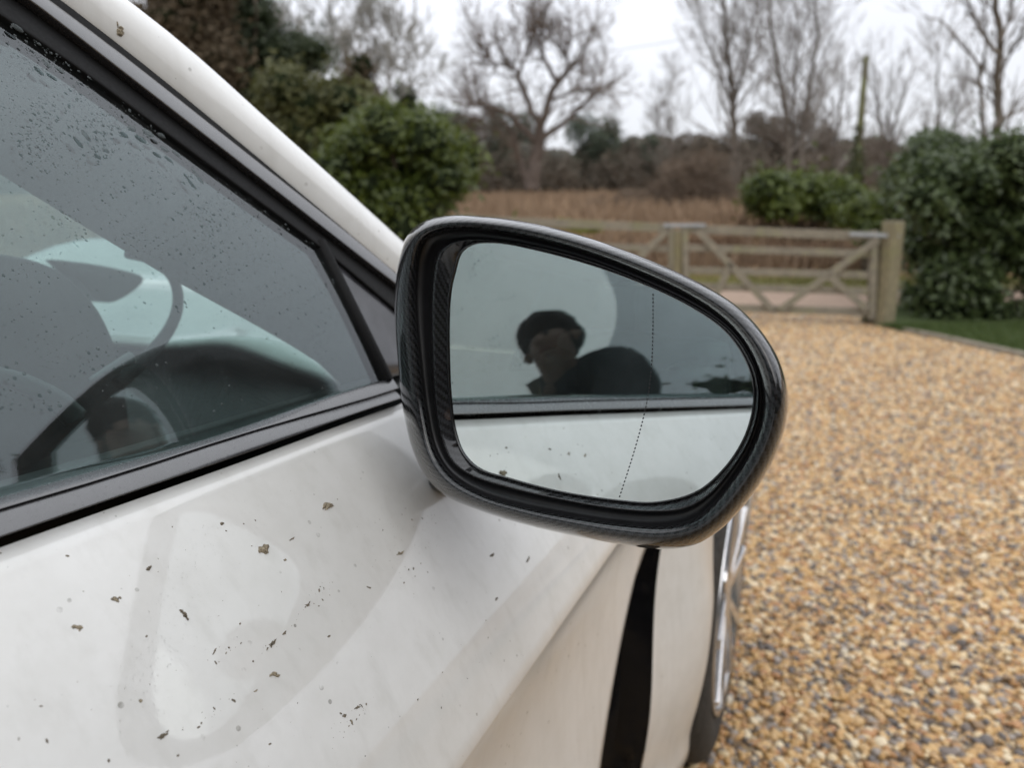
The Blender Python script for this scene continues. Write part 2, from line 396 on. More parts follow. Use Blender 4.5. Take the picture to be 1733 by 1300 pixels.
# white pillar
ei = top_edge(E_white_in, 0.0); eo = top_edge(E_white_out, -0.004)
P = []
for a, b in zip(ei, eo):
    row = [w3(a[0], a[1], -0.02), w3(a[0], a[1], -0.007)]
    for k, t in enumerate([0.04, 0.1, 0.2, 0.32, 0.45, 0.58, 0.7, 0.82, 0.91, 0.97]):
        h = 0.011 * math.sin(min(1, t / 0.34) * math.pi / 2) ** 1.3 - 0.020 * max(0, (t - 0.34) / 0.66) ** 2.2 - 0.005
        s, q = a[0] * (1 - t) + b[0] * t, a[1] * (1 - t) + b[1] * t; row.append(w3(s, q, h))
    e = w3(b[0], b[1], -0.020)
    row += [e, e + np.array([-0.012, 0.006, -0.002]), e + np.array([-0.03, 0.008, -0.008]), e + np.array([-0.03, -0.02, -0.03])]
    P.append(row)
V, F = grid_mesh(P); pil = part('windshield_pillar', V, F, PAINT); fix_normals(pil); PIL_OUT = [r_[12] for r_ in P]
strip('belt_seal', belt_edge(E_belt_top, 0.004), belt_edge(E_belt_mid, 0.004), 0.000, 0.0065, TRIM, 0.0008, 0.012)
strip('belt_moulding', belt_edge(E_belt_mid, 0.008), belt_edge(E_belt_lo, 0.008), 0.005, 0.0125, TRIM, 0.0012, 0.02)

# --- body side: profile below the moulding
bl = belt_edge(E_belt_lo, 0.008, 80)
def belt_at(s):
    q = np.interp(s, bl[:, 0], bl[:, 1]) if s <= bl[-1][0] else bl[-1][1] + (s - bl[-1][0]) * (bl[-1][1] - bl[-12][1]) / (bl[-1][0] - bl[-12][0])
    p = w3(s, q, 0.008); return p
def spline(x, y, xi):                    # natural cubic
    n = len(x); h = np.diff(x); A = np.zeros((n, n)); r = np.zeros(n); A[0, 0] = A[-1, -1] = 1
    for i in range(1, n - 1):
        A[i, i - 1], A[i, i], A[i, i + 1] = h[i - 1], 2 * (h[i - 1] + h[i]), h[i]
        r[i] = 6 * ((y[i + 1] - y[i]) / h[i] - (y[i] - y[i - 1]) / h[i - 1])
    m_ = np.linalg.solve(A, r); xi = np.atleast_1d(xi); k = np.clip(np.searchsorted(x, xi) - 1, 0, n - 2)
    t0, t1 = x[k + 1] - xi, xi - x[k]
    return (m_[k] * t0 ** 3 + m_[k + 1] * t1 ** 3) / (6 * h[k]) + (y[k] / h[k] - m_[k] * h[k] / 6) * t0 + (y[k + 1] / h[k] - m_[k + 1] * h[k] / 6) * t1
zz1 = np.array([0.0, 0.35, 0.7, 1.0]); ll1 = np.array([0.0, 0.062, 0.112, 0.142])       # belt -> crease (fraction of drop, outward)
ZC = 0.752                               # height of the crease
zz2 = np.array([0, 0.035, 0.12, 0.24, 0.36, 0.50]); ll2 = np.array([0, -0.009, -0.014, -0.004, 0.004, -0.012])
def flare(s, z):
    t = min(1, max(0, (s - 1.00) / 0.22)); t = t * t * (3 - 2 * t)
    return 0.068 * t * (1 - 0.30 * abs(z - 0.5) / 0.35)
def side_point(s, v):                    # v 0..1 belt to crease, 1..2 crease to sill
    b = belt_at(s)
    top_l = b[0] + 0.002; lc = -0.214 + 0.010 * np.clip(s, -1, 1.2)
    if v <= 1:
        k = spline(zz1, ll1, v)[0] / ll1[-1]; l = top_l + (lc - top_l) * k; z = b[2] - 0.004 + (ZC - b[2]) * v
    else:
        d = (v - 1) * 0.5; l = lc + spline(zz2, ll2, min(d, 0.5))[0]; z = ZC - 0.004 - d
    if v > 2.12: l -= (v - 2.12) * 0.6
    return np.array([l + flare(s, z), s, z])
vs = list(np.linspace(0, 1, 22)) + [1.012, 1.03, 1.06] + list(np.linspace(1.1, 2.2, 25))
def edge_fit(pts, lplane):
    P_ = []
    for x, y in pts:
        lp = lplane
        for _ in range(30):
            p = hit(x, y, np.array([lp, 0, 0]), np.array([1.0, 0, 0])); q = side_point(p[1], max(1.0, 1 + (ZC - 0.004 - p[2]) / 0.5)); lp = 0.6 * lp + 0.4 * q[0]
        P_.append(p)
    P_ = sorted(P_, key=lambda p: p[2]); return np.array([p[2] for p in P_]), np.array([p[1] for p in P_])
ZL, SL = edge_fit([(1088, 935), (1062, 1050), (1040, 1140), (1022, 1230), (1018, 1300)], -0.205)
ZR, SR = edge_fit([(1116, 935), (1112, 1050), (1100, 1150), (1086, 1300)], -0.185)
QL, QR = np.polyfit(ZL, SL, 2), np.polyfit(ZR, SR, 2)
def sL(z): return float(np.polyval(QL, max(z, 0.36)))
def sR(z):
    g = float(np.polyval(QR, max(z, 0.36))) - sL(z); k = min(1, max(0, (0.775 - z) / 0.025)); return sL(z) + max(0.0, g * k)
# door panel and rear of the wing up to the vent
P = []
for t in np.linspace(0, 1, 130):
    row = []
    for v in vs:
        p = side_point(0.5, v); send = sL(p[2]) if v > 0.9 else sL(0.72) + 0.0
        s = -1.35 + (send + 1.35) * t; row.append(side_point(s, v))
    P.append(row)
V, F = grid_mesh(P); door = part('door_panel', V, F, PAINT); fix_normals(door); solid(door, 0.012)
# wing between the vent and the wheel arch
WC = np.array([0, 1.56, 0.345]); AR = 0.365
def arch_s(z): 
    d = AR ** 2 - (z - WC[2]) ** 2; return WC[1] - math.sqrt(d) if d > 0 else WC[1]
P = []
for v in vs:
    row = []
    for t in np.linspace(0, 1, 34):
        z = side_point(0.9, v)[2]; a = sR(z) if v > 0.9 else sL(0.72); b = arch_s(z)
        if z > WC[2] + AR - 0.01: b = WC[1]
        s = a + (b - a) * t; row.append(side_point(s, v))
    e = row[-1]; row.append(e + np.array([-0.004, 0.004, 0])); row.append(e + np.array([-0.03, 0.006, 0.0])); P.append(row)
V, F = grid_mesh(P); wing = part('front_wing', V, F, PAINT); fix_normals(wing)
# wing forward of the wheel centre and bumper corner
P = []
for v in vs:
    row = []; z = side_point(0.9, v)[2]; d = AR ** 2 - (z - WC[2]) ** 2
    a = WC[1] + (math.sqrt(d) if d > 0 else 0); 
    first = side_point(a, v); row += [first + np.array([-0.03, 0, 0])]
    for t in np.linspace(0, 1, 18):
        s = a + (2.35 - a) * t; p = side_point(s, v); x = max(0, (s - 1.9) / 0.45); p[0] -= 0.30 * x ** 2.2; row.append(p)
    P.append(row)
V, F = grid_mesh(P); bump_ = part('front_bumper', V, F, PAINT); fix_normals(bump_)
# vent
P = []
for z in np.linspace(0.20, 0.745, 26):
    a, b = sL(z), sR(z); 
    v = 1 + (ZC - 0.004 - z) / 0.5
    pa = side_point(a, max(1.0, v)); pb = side_point(b, max(1.0, v))
    P.append([pa + [-0.002, -0.002, 0], pa + [-0.045, 0.004, 0], pb + [-0.05, 0.01, 0], pb + [-0.002, 0.002, 0]])
V, F = grid_mesh(P); vent = part('wing_vent', V, F, GLOSSB, smooth=False); fix_normals(vent)
for z in ():
    a, b = sL(z), sR(z); mb = MB(); v = 1 + (ZC - 0.004 - z) / 0.5; pa, pb = side_point(a, v), side_point(b, v)
    mb.beam(pa + [-0.03, 0, 0], pb + [-0.03, 0, 0.0], 0.006, 0.02, bev=0.002)
    q = part('vent_fin', mb.v, mb.f, BLACKP, None, False)
    bpy.context.view_layer.update()
# wheel
wh = empty('front_wheel', tuple(np.array([-0.243, WC[1], WC[2] - 0.005]) - CORG)); wh.parent = car; wh['at'] = tuple(np.array([-0.243, WC[1], WC[2] - 0.005]) - CORG)
RT = 0.34
prof = [(-0.11, 0.235), (-0.115, 0.30), (-0.105, 0.325), (-0.08, 0.338), (0, RT), (0.075, 0.338), (0.090, 0.328), (0.102, 0.305), (0.106, 0.28), (0.100, 0.247), (0.09, 0.238)]
P = [[np.array([x, r_ * math.cos(a), r_ * math.sin(a)]) for x, r_ in prof] for a in np.linspace(0, 2 * math.pi, 72, endpoint=False)]
V, F = grid_mesh(P, True); mesh_obj('tyre', V, F, TYRE, wh)
mb = MB()
pr = [(-0.10, 0.235), (-0.02, 0.22), (0.07, 0.226), (0.098, 0.240), (0.106, 0.242), (0.104, 0.232), (0.06, 0.215), (-0.09, 0.218)]
V, F = grid_mesh([[np.array([x, r_ * math.cos(a), r_ * math.sin(a)]) for x, r_ in pr] for a in np.linspace(0, 2 * math.pi, 60, endpoint=False)], True); mb.add(V, F)
mesh_obj('rim', mb.v, mb.f, ALLOY, wh)
for k in range(10):
    a = 2 * math.pi * (k // 2) / 5 + (0.16 if k % 2 else -0.16) + 0.3; a2 = 2 * math.pi * (k // 2) / 5 + (0.27 if k % 2 else -0.27) + 0.3
    mb = MB(); mb.beam((0.085, 0.04 * math.cos(a), 0.04 * math.sin(a)), (0.097, 0.232 * math.cos(a2), 0.232 * math.sin(a2)), 0.03, 0.022, up=(1, 0, 0), bev=0.004); mb.build('spoke', ALLOY, wh)
mb = MB(); mb.tube([(0.05, 0, 0), (0.09, 0, 0), (0.10, 0, 0)], [0.075, 0.07, 0.05], 20); mb.build('hub_cap', ALLOY, wh, True)
mb = MB(); mb.tube([(-0.02, 0, 0), (0.0, 0, 0)], [0.185, 0.185], 40); mb.build('brake_disc', DARKM, wh, True)
# wheel arch liner
P = [[np.array([l, WC[1] + AR * math.cos(a), WC[2] + AR * math.sin(a)]) for l in (-0.20, -0.50)] for a in np.linspace(-0.35, math.pi + 0.35, 40)]
V, F = grid_mesh(P); part('arch_liner', V, F, BLACKP)
# bonnet: from the top of the wing to the centre line and over to the far side
def bonnet(l, s):
    half = 0.76; x = (l + 1.12) / half
    q = min(1, max(0, (s - 0.82) / 0.42)); top = 0.95 + 0.118 * q * q * (3 - 2 * q) - 0.085 * max(0, s - 1.5) ** 1.6
    z = top - 0.10 * abs(x) ** 4 + 0.016 * math.exp(-((abs(x) - 0.50) / 0.10) ** 2)
    return z
P = []
for s in np.linspace(0.80, 2.35, 44):
    p = side_point(s, 0.0); p[0] -= 0.30 * max(0, (s - 1.9) / 0.45) ** 2.2; zr = p[2]; row = []
    for x in np.linspace(1, -1, 56):
        l = -1.12 + x * (p[0] + 1.12); z = bonnet(l, s); k = min(1, max(0, (abs(x) - 0.86) / 0.14)); k = k * k
        row.append(np.array([l, s, z * (1 - k) + (zr - 0.004) * k]))
    P.append(row)
V, F = grid_mesh(P); bon = part('bonnet', V, F, PAINT); fix_normals(bon); solid(bon, 0.01)
mb = MB()                                # nose under the bonnet
V, F = grid_mesh([[np.array([-1.12 + x * 0.62, 2.345 - 0.02 * x * x, z]) for z in np.linspace(0.2, 0.93, 6)] for x in np.linspace(-1, 1, 14)]); part('nose', V, F, PAINT)
# roof, header and windshield
HS, HZ = 0.02, 1.345
P = []
for i, s in enumerate(np.linspace(-1.45, HS, 24)):
    k = min(1, max(0, (s + 1.45) / 1.47)); row = []
    e_s = np.interp(s, [p[1] for p in PIL_OUT], range(len(PIL_OUT))) if s < PIL_OUT[-1][1] else 0
    j = int(min(len(PIL_OUT) - 1, max(0, round(e_s)))); e = PIL_OUT[j]
    for x in np.linspace(1, -1, 24):
        l = -1.12 + x * (e[0] + 1.12); row.append(np.array([l, s, e[2] + 0.055 * (1 - abs(x) ** 2.2)]))
    P.append(row)
V, F = grid_mesh(P); roof = part('roof_panel', V, F, PAINT); fix_normals(roof); solid(roof, 0.03)
P = []; pb = [p for p in PIL_OUT if p[1] >= HS - 0.02]
for e in pb:
    row = []
    for x in np.linspace(1, -1, 24):
        l = -1.12 + x * (e[0] - 0.015 + 1.12); row.append(np.array([l, e[1] + 0.16 * (1 - x * x), e[2] + 0.012 * (1 - abs(x) ** 2)]))
    P.append(row)
V, F = grid_mesh(P); ws = part('windshield', V, F, WSGLASS); fix_normals(ws); solid(ws, 0.004)
# inner trim of the pillar: its edge shows through the side window
E_in = [(-60, 255), (0, 295), (150, 388), (300, 478), (400, 532), (492, 584), (560, 628), (620, 690)]
iin = top_edge(E_in, -0.09); iout = top_edge(E_white_in, -0.03)
P = [[w3(a[0], a[1], -0.012), w3(a[0] * .5 + b[0] * .5, a[1] * .5 + b[1] * .5, -0.055), w3(b[0], b[1], -0.09), w3(b[0] + 0.01, b[1] + 0.02, -0.11), w3(a[0] + 0.03, a[1] + 0.0, -0.05)] for a, b in zip(g_out, resample(iin, len(g_out)))]
V, F = grid_mesh(P); pt = part('pillar_trim', V, F, INTER); fix_normals(pt)
# far side of the body and its cabin side, mirrored about the centre line
def mir(p): p = np.array(p, float).copy(); p[0] = -2.24 - p[0]; return p
P = [[mir(side_point(s, v)) for v in vs] for s in np.linspace(-1.35, 2.3, 60)]
V, F = grid_mesh(P); part('far_body_side', V, F, PAINT)
P = [[mir(w3(a[0], a[1], -0.01)), mir(w3(b[0], b[1], -0.02))] for a, b in zip(ei, eo)]
V, F = grid_mesh(P); fp = part('far_pillar', V, F, INTER); solid(fp, 0.03)
P = [[mir(w3(*(a * (1 - t) + b * t), -0.002)) for t in (0, .5, 1)] for a, b in zip(top, bot)]
V, F = grid_mesh(P); fw = part('far_side_window', V, F, simple('privacy_glass', (0.008, 0.009, 0.009), 0.5, 0, 0, 5, 0.1, 0, 0.15)); solid(fw, 0.004)
QPM = simple('rear_quarter_black', (0.008, 0.009, 0.009), 0.5, 0, 0, 40, 0.1, 0, 0.15)
i_t = [p for p in gt if p[0] <= -0.9]; i_b = resample(np.array([p for p in bt if p[0] <= -0.9]), len(i_t))
for fn, nm in ((lambda p: p, 'rear_quarter_panel'), (mir, 'far_quarter_panel')):
    V, F = grid_mesh([[fn(w3(*(np.array(a) * (1 - t) + b * t), -0.004)) for t in (-0.3, 0, .5, 1, 1.2)] for a, b in zip(i_t, i_b)]); o = part(nm, V, F, QPM); solid(o, 0.01)
# cabin: floor, door card, rear bulkhead, seat, dash, wheel
mb = MB(); mb.box((-1.12, -0.2, 0.30), (1.45, 2.0, 0.05)); mb.box((-1.12, -1.32, 0.80), (1.60, 0.05, 1.10), bev=0.02); mb.box((-1.12, 0.93, 0.62), (1.40, 0.04, 0.56)); mb.box((-1.12, -0.62, 1.352), (1.10, 1.2, 0.01)); part('cabin_floor', mb.v, mb.f, INTER, None, False)
P = []
for s in np.linspace(-1.2, 0.82, 30):
    b = belt_at(s); z = b[2]
    P.append([np.array([b[0] - 0.022, s, z + 0.002]), np.array([b[0] - 0.028, s, z + 0.012]), np.array([b[0] - 0.045, s, z + 0.013]), np.array([b[0] - 0.052, s, z - 0.004]),
              np.array([b[0] - 0.075, s, z - 0.012]), np.array([b[0] - 0.10, s, z - 0.02]), np.array([b[0] - 0.12, s, z - 0.06]), np.array([b[0] - 0.12, s, 0.35])])
V, F = grid_mesh(P); part('door_card', V, F, simple('door_card_vinyl', (0.03, 0.034, 0.034), 0.4, 0, 0, 80, 0.3), None)
# dashboard top: outline follows the photographed hump at its near end
P = []
for i, l in enumerate(np.linspace(-0.445, -1.80, 40)):
    hump = 0.012 ; row = []
    for s, z in [(0.40, 0.60), (0.43, 0.80), (0.47, 0.865 + hump * 0.6), (0.53, 0.885 + hump), (0.62, 0.895), (0.72, 0.90), (0.80, 0.905), (0.84, 0.908), (0.86, 0.935), (0.875, 0.945), (0.885, 0.70)]:
        row.append(np.array([l, s + 0.03 * math.sin((l + 0.445) * 2.2), z]))
    P.append(row)
V, F = grid_mesh(P); part('dashboard', V, F, INTER)
def prism(name, pix, l0, l1, mat, rnd=0.012):
    A = smooth_line([hit(x, y, np.array([l0, 0, 0]), np.array([1.0, 0, 0])) for x, y in pix], 40, 2); c = A.mean(0)
    P = []
    for l, k in [(l0 - 0.0, 0.0), (l0, 1 - rnd * 4), (l0 - rnd * 0.4, 1 - rnd), (l0 - rnd, 1.0), (l1 + rnd, 1.0), (l1, 1 - rnd * 2), (l1, 0.0)]:
        P.append([np.array([l, c[1] + (p[1] - c[1]) * k, c[2] + (p[2] - c[2]) * k]) for p in A])
    V, F = grid_mesh(P, False, True); o = part(name, V, F, mat); fix_normals(o); return o
prism('instrument_cowl', [(-60, 800), (-80, 500), (-40, 432), (0, 428), (60, 437), (110, 458), (160, 505), (190, 560), (210, 620), (222, 700), (230, 800)], -0.70, -0.96, INTER)
prism('centre_display', [(100, 440), (170, 448), (246, 466), (242, 480), (215, 502), (182, 516), (160, 500), (130, 470)], -1.02, -1.05, INTER, 0.004)
def pix_tube(name, pix, l, r0, r1, mat):
    A = smooth_line([hit(x, y, np.array([l, 0, 0]), np.array([1.0, 0, 0])) for x, y in pix], 24, 2); mb = MB(); mb.tube(list(A), list(np.linspace(r0, r1, 24)), 8); o = part(name, mb.v, mb.f, mat); return o
GREYP = simple('grey_trim', (0.16, 0.18, 0.18), 0.35)
pix_tube('cabin_arc_tube', [(215, 430), (262, 440), (296, 470), (304, 510), (292, 552), (255, 600), (200, 650)], -0.68, 0.0045, 0.008, INTER)  # dark tube that follows a traced arc, not a known dash part
pix_tube('wheel_rim_edge', [(-40, 628), (20, 640), (70, 662), (105, 684), (126, 706)], -0.60, 0.006, 0.011, simple('dark_grey_trim', (0.06, 0.07, 0.07), 0.35))
pix_tube('column_stalk', [(152, 643), (185, 625), (222, 606)], -0.60, 0.002, 0.0065, GREYP)
sw = empty('steering_wheel', tuple(np.array([-0.80, 0.30, 0.90]) - CORG)); sw.parent = car; sw.rotation_euler = (R(68), 0, 0)
mb = MB(); mb.tube([(0.178 * math.cos(a), 0.172 * math.sin(a), 0) for a in np.linspace(0, 2 * math.pi, 48, endpoint=False)], 0.016, 10, True); mb.build('rim', LEATHER, sw, True)
mb = MB(); mb.tube([(0, 0, -0.05), (0, 0, 0.01), (0, 0, 0.022)], [0.07, 0.065, 0.045], 24); mb.build('hub', LEATHER, sw, True)
for a in (0.15, math.pi - 0.15, -math.pi / 2):
    mb = MB(); mb.beam((0.05 * math.cos(a), 0.05 * math.sin(a), 0), (0.17 * math.cos(a), 0.17 * math.sin(a), 0), 0.035, 0.016, up=(0, 0, 1), bev=0.004); mb.build('spoke', BLACKP, sw)
mb = MB()
for (c, sz, rx) in [((-0.80, -0.22, 0.50), (0.50, 0.52, 0.16), 6), ((-0.80, -0.52, 0.80), (0.48, 0.14, 0.62), -14), ((-0.60, -0.47, 0.80), (0.09, 0.18, 0.52), -14), ((-1.00, -0.47, 0.80), (0.09, 0.18, 0.52), -14), ((-0.80, -0.63, 1.16), (0.27, 0.10, 0.19), -14)]:
    mb.box(c, sz, Matrix.Rotation(R(rx), 3, 'X'), 0.04)
part('driver_seat', mb.v, mb.f, LEATHER, None, True)

# ------------------------------------------------------------------ wing mirror
MC = np.array([-0.155, 0.40, 1.04]); 
_r = ray(1000, 640); MC = CO + _r * (0.43 / _r[1])
wm = empty('wing_mirror', tuple(MC - CORG)); wm.parent = car; wm['at'] = tuple(MC - CORG)
NM = np.array([-0.27, -1.0, 0.10]); NM /= np.linalg.norm(NM)
CX, CY = 1000.0, 640.0
def outline(pts, n=180):
    pts = np.array(pts, float); a = np.arctan2(pts[:, 1] - CY, pts[:, 0] - CX); r = np.hypot(pts[:, 0] - CX, pts[:, 1] - CY)
    # closed centripetal resample, then radius by angle
    i = np.argsort(a); a, r, pts = a[i], r[i], pts[i]
    m = len(pts); out = []
    for k in range(m):
        p0, p1, p2, p3 = pts[k - 1], pts[k], pts[(k + 1) % m], pts[(k + 2) % m]
        t0, t1 = 0, np.linalg.norm(p1 - p0) ** .5; t2 = t1 + np.linalg.norm(p2 - p1) ** .5; t3 = t2 + np.linalg.norm(p3 - p2) ** .5
        for t in np.linspace(t1, t2, 12, endpoint=False):
            A1 = (t1 - t) / (t1 - t0) * p0 + (t - t0) / (t1 - t0) * p1; A2 = (t2 - t) / (t2 - t1) * p1 + (t - t1) / (t2 - t1) * p2
            A3 = (t3 - t) / (t3 - t2) * p2 + (t - t2) / (t3 - t2) * p3
            B1 = (t2 - t) / (t2 - t0) * A1 + (t - t0) / (t2 - t0) * A2; B2 = (t3 - t) / (t3 - t1) * A2 + (t - t1) / (t3 - t1) * A3
            out.append((t2 - t) / (t2 - t1) * B1 + (t - t1) / (t2 - t1) * B2)
    out = np.array(out); aa = np.arctan2(out[:, 1] - CY, out[:, 0] - CX); rr = np.hypot(out[:, 0] - CX, out[:, 1] - CY)
    i = np.argsort(aa); aa, rr = aa[i], rr[i]
    th = np.linspace(-math.pi, math.pi, n, endpoint=False)
    rad = np.interp(th, np.r_[aa - 2 * math.pi, aa, aa + 2 * math.pi], np.r_[rr, rr, rr])
    return th, rad
O_out = [(678, 430), (690, 396), (718, 373), (762, 364), (830, 367), (900, 377), (980, 397), (1060, 424), (1140, 457), (1200, 487), (1250, 520), (1290, 562), (1318, 608), (1333, 660), (1331, 712), (1312, 772), (1282, 825), (1250, 866), (1215, 900), (1172, 924), (1120, 930), (1040, 920), (960, 905), (880, 886), (805, 862), (752, 838), (716, 800), (696, 755), (683, 700), (674, 620), (668, 540), (670, 475)]
O_lip = [(709, 430), (722, 404), (750, 392), (800, 388), (860, 395), (930, 410), (1000, 430), (1080, 460), (1150, 492), (1205, 525), (1245, 560), (1275, 605), (1292, 660), (1290, 710), (1270, 765), (1238, 815), (1205, 855), (1172, 880), (1120, 890), (1050, 886), (970, 874), (890, 858), (815, 836), (765, 805), (738, 765), (722, 700), (712, 620), (705, 540), (704, 480)]
O_ring = [(742, 430), (760, 413), (790, 406), (830, 407), (900, 417), (1000, 443), (1090, 478), (1170, 516), (1225, 552), (1258, 590), (1280, 640), (1283, 690), (1266, 748), (1232, 802), (1195, 842), (1155, 862), (1100, 866), (1030, 860), (950, 846), (870, 828), (800, 806), (765, 782), (748, 745), (738, 690), (733, 620), (731, 540), (733, 475)]
O_gl = [(768, 455), (778, 425), (800, 411), (840, 409), (900, 420), (1000, 447), (1100, 484), (1175, 521), (1225, 556), (1255, 593), (1275, 640), (1277, 685), (1262, 740), (1228, 793), (1180, 834), (1110, 852), (1050, 849), (950, 834), (860, 811), (808, 794), (782, 768), (768, 730), (760, 670), (757, 600), (757, 530), (760, 490)]
TH, rO = outline(O_out); _, rL = outline(O_lip); _, rR = outline(O_ring); _, rG = outline(O_gl)
def ring3(rad, off, n_=None, c_=None):
    nn = NM if n_ is None else n_; cc = MC if c_ is None else c_
    return [hit(CX + r_ * math.cos(t), CY + r_ * math.sin(t), cc + nn * off, nn) for t, r_ in zip(TH, rad)]
def loft(name, rings, mat, cu=0.0017, cv=0.0017, flip=False):
    rings = [np.array(r_) for r_ in rings]; n = len(TH)
    V = []; uv = []
    vacc = np.zeros(n + 1); base = rings[len(rings) // 2]; base = np.vstack([base, base[:1]])
    ua = np.r_[0, np.cumsum(np.linalg.norm(np.diff(base, axis=0), axis=1))]; k = round(ua[-1] / cu / 4) * 4 / ua[-1]
    F = []
    for i, r_ in enumerate(rings):
        r_ = np.vstack([r_, r_[:1]])
        if i: vacc = vacc + np.linalg.norm(r_ - prev, axis=1)
        prev = r_; V += list(r_); uv += [(ua[j] * k, vacc[j] / cv) for j in range(n + 1)]
    for i in range(len(rings) - 1):
        for j in range(n):
            a = i * (n + 1) + j; F.append((a, a + 1, a + n + 2, a + n + 1) if not flip else (a, a + n + 1, a + n + 2, a + 1))
    return part(name, V, F, mat, wm, True, uv)
lerp = lambda a, b, t: a * (1 - t) + b * t
# lip: rounded band from the silhouette round to its inner edge, then down into the recess
lips = []
for t, off in [(-0.0, -0.026), (0.015, -0.018), (0.06, -0.0120), (0.12, -0.0080), (0.2, -0.0046), (0.3, -0.0018), (0.42, 0.0004), (0.56, 0.0012), (0.7, 0.0006), (0.82, -0.0012), (0.92, -0.0038), (0.98, -0.0068), (1.0, -0.010)]:
    lips.append(ring3(lerp(rO, rL, t), off))
o = loft('mirror_surround', lips, CARBON)
# groove floor and inner ring edge
gro = [ring3(lerp(rL, rR, 0.0), -0.0095), ring3(lerp(rL, rR, 0.12), -0.0125), ring3(lerp(rL, rR, 0.5), -0.0145), ring3(lerp(rL, rR, 0.86), -0.0140), ring3(lerp(rL, rR, 0.94), -0.0105), ring3(rR, -0.0095)]
loft('recess_groove', gro, BLACKP)
# convex glass, turned towards the driver
NG = np.array([-0.225, -0.97, 0.094]); NG /= np.linalg.norm(NG)
GR = 3.0; GC = MC - NM * 0.0145; SPH = GC - NG * GR
def sph_hit(px, py, lift=0.0):
    d = ray(px, py); o = CO - SPH; a = d @ d; b = 2 * d @ o; c = o @ o - (GR + lift) ** 2
    t = (-b - math.sqrt(b * b - 4 * a * c)) / (2 * a); return CO + d * t
def gring(rad, lift=0.0): return [sph_hit(CX + r_ * math.cos(t), CY + r_ * math.sin(t), lift) for t, r_ in zip(TH, rad)]
inner = [ring3(rR, -0.0095), ring3(lerp(rR, rG, 0.10), -0.0088)]
gl_edge = gring(rG, -0.001); a0 = np.array(inner[-1]); ge = np.array(gl_edge)
for t in (0.12, 0.3, 0.5, 0.7, 0.9, 1.0): inner.append(list(a0 * (1 - t) + ge * t))
loft('inner_ring', inner, CARBON)
V = []; F = []; n = len(TH); rings_k = [1.0] + list(np.linspace(0.96, 0.06, 22))
for k in rings_k: V += gring(rG * k)
for i in range(len(rings_k) - 1):
    for j in range(n): F.append((i * n + j, i * n + (j + 1) % n, (i + 1) * n + (j + 1) % n, (i + 1) * n + j))
V.append(sph_hit(CX, CY)); c = len(V) - 1
for j in range(n): F.append(((len(rings_k) - 1) * n + j, (len(rings_k) - 1) * n + (j + 1) % n, c))
mg = part('mirror_glass', V, F, MIRROR, wm); MGLASS = mg
if np.array(mg.data.polygons[5].normal) @ NG < 0: mg.data.flip_normals()
me = mg.data; nrm = [((np.array(v) - SPH) / np.linalg.norm(np.array(v) - SPH)) for v in V]
me.normals_split_custom_set_from_vertices([Vector(tuple(x)) for x in nrm])
# thin dark line round the glass
loft('glass_rim', [gring(rG * 1.004, 0.0002), gring(rG * 0.999, 0.0009), gring(rG * 0.992, 0.0009), gring(rG * 0.988, 0.0002)], GLOSSB)
# dashed line that marks the aspheric zone
dash = smooth_line([(1105, 497), (1105, 560), (1103, 620), (1097, 670), (1087, 715), (1070, 775), (1048, 842)], 400, 3)
dash = resample(dash, 2 * 54)
mb = MB()
for i in range(0, len(dash) - 1, 2):
    a, b = dash[i], dash[i + 1]; q = []
    for p in (a, b):
        for dx in (-0.9, 0.9): q.append(sph_hit(p[0] + dx, p[1], 0.00025))
    mb.add([q[0], q[1], q[3], q[2]], [(0, 1, 2, 3)])
tag(part('dashed_line', mb.v, mb.f, simple('line_black', (0.02, 0.02, 0.02), 0.6), wm, False), kind='stuff')
# shell behind the surround
cen = np.mean(np.array(lips[0]), axis=0); shell = []
AX = np.array([-0.17, 1.0, -0.13]); AX /= np.linalg.norm(AX)
for t, k, dep in [(0, 1.0, 0.0), (0.1, 1.0, 0.012), (0.2, 0.995, 0.028), (0.35, 0.975, 0.052), (0.5, 0.94, 0.078), (0.65, 0.885, 0.105), (0.78, 0.80, 0.128), (0.88, 0.66, 0.143), (0.95, 0.45, 0.151), (1.0, 0.1, 0.155)]:
    shift = np.array([-0.012, 0, 0.0]) * t
    shell.append([cen + (np.array(p) - cen) * k + AX * dep + shift for p in lips[0]])
loft('mirror_shell', shell, CARBON, flip=True)
# foot joining the shell to the door
mb = MB(); a = cen + AX * 0.08 + np.array([-0.085, 0.0, -0.055]); b = side_point(0.62, 0.28)
P = []
for t in np.linspace(0, 1, 10):
    c = a * (1 - t) + (b + [-0.02, 0, -0.004]) * t + np.array([0, 0, -0.012 * math.sin(math.pi * t)]); hs, hz = 0.042 + 0.02 * t ** 2, 0.016 + 0.012 * (1 - t) ** 2 + 0.01 * t ** 3
    P.append([c + np.array([0, hs * math.cos(q), hz * math.sin(q)]) for q in np.linspace(0, 2 * math.pi, 20, endpoint=False)])
V, F = grid_mesh(P, False, True); ft = part('mirror_foot', V, F, GLOSSB, wm); fix_normals(ft)

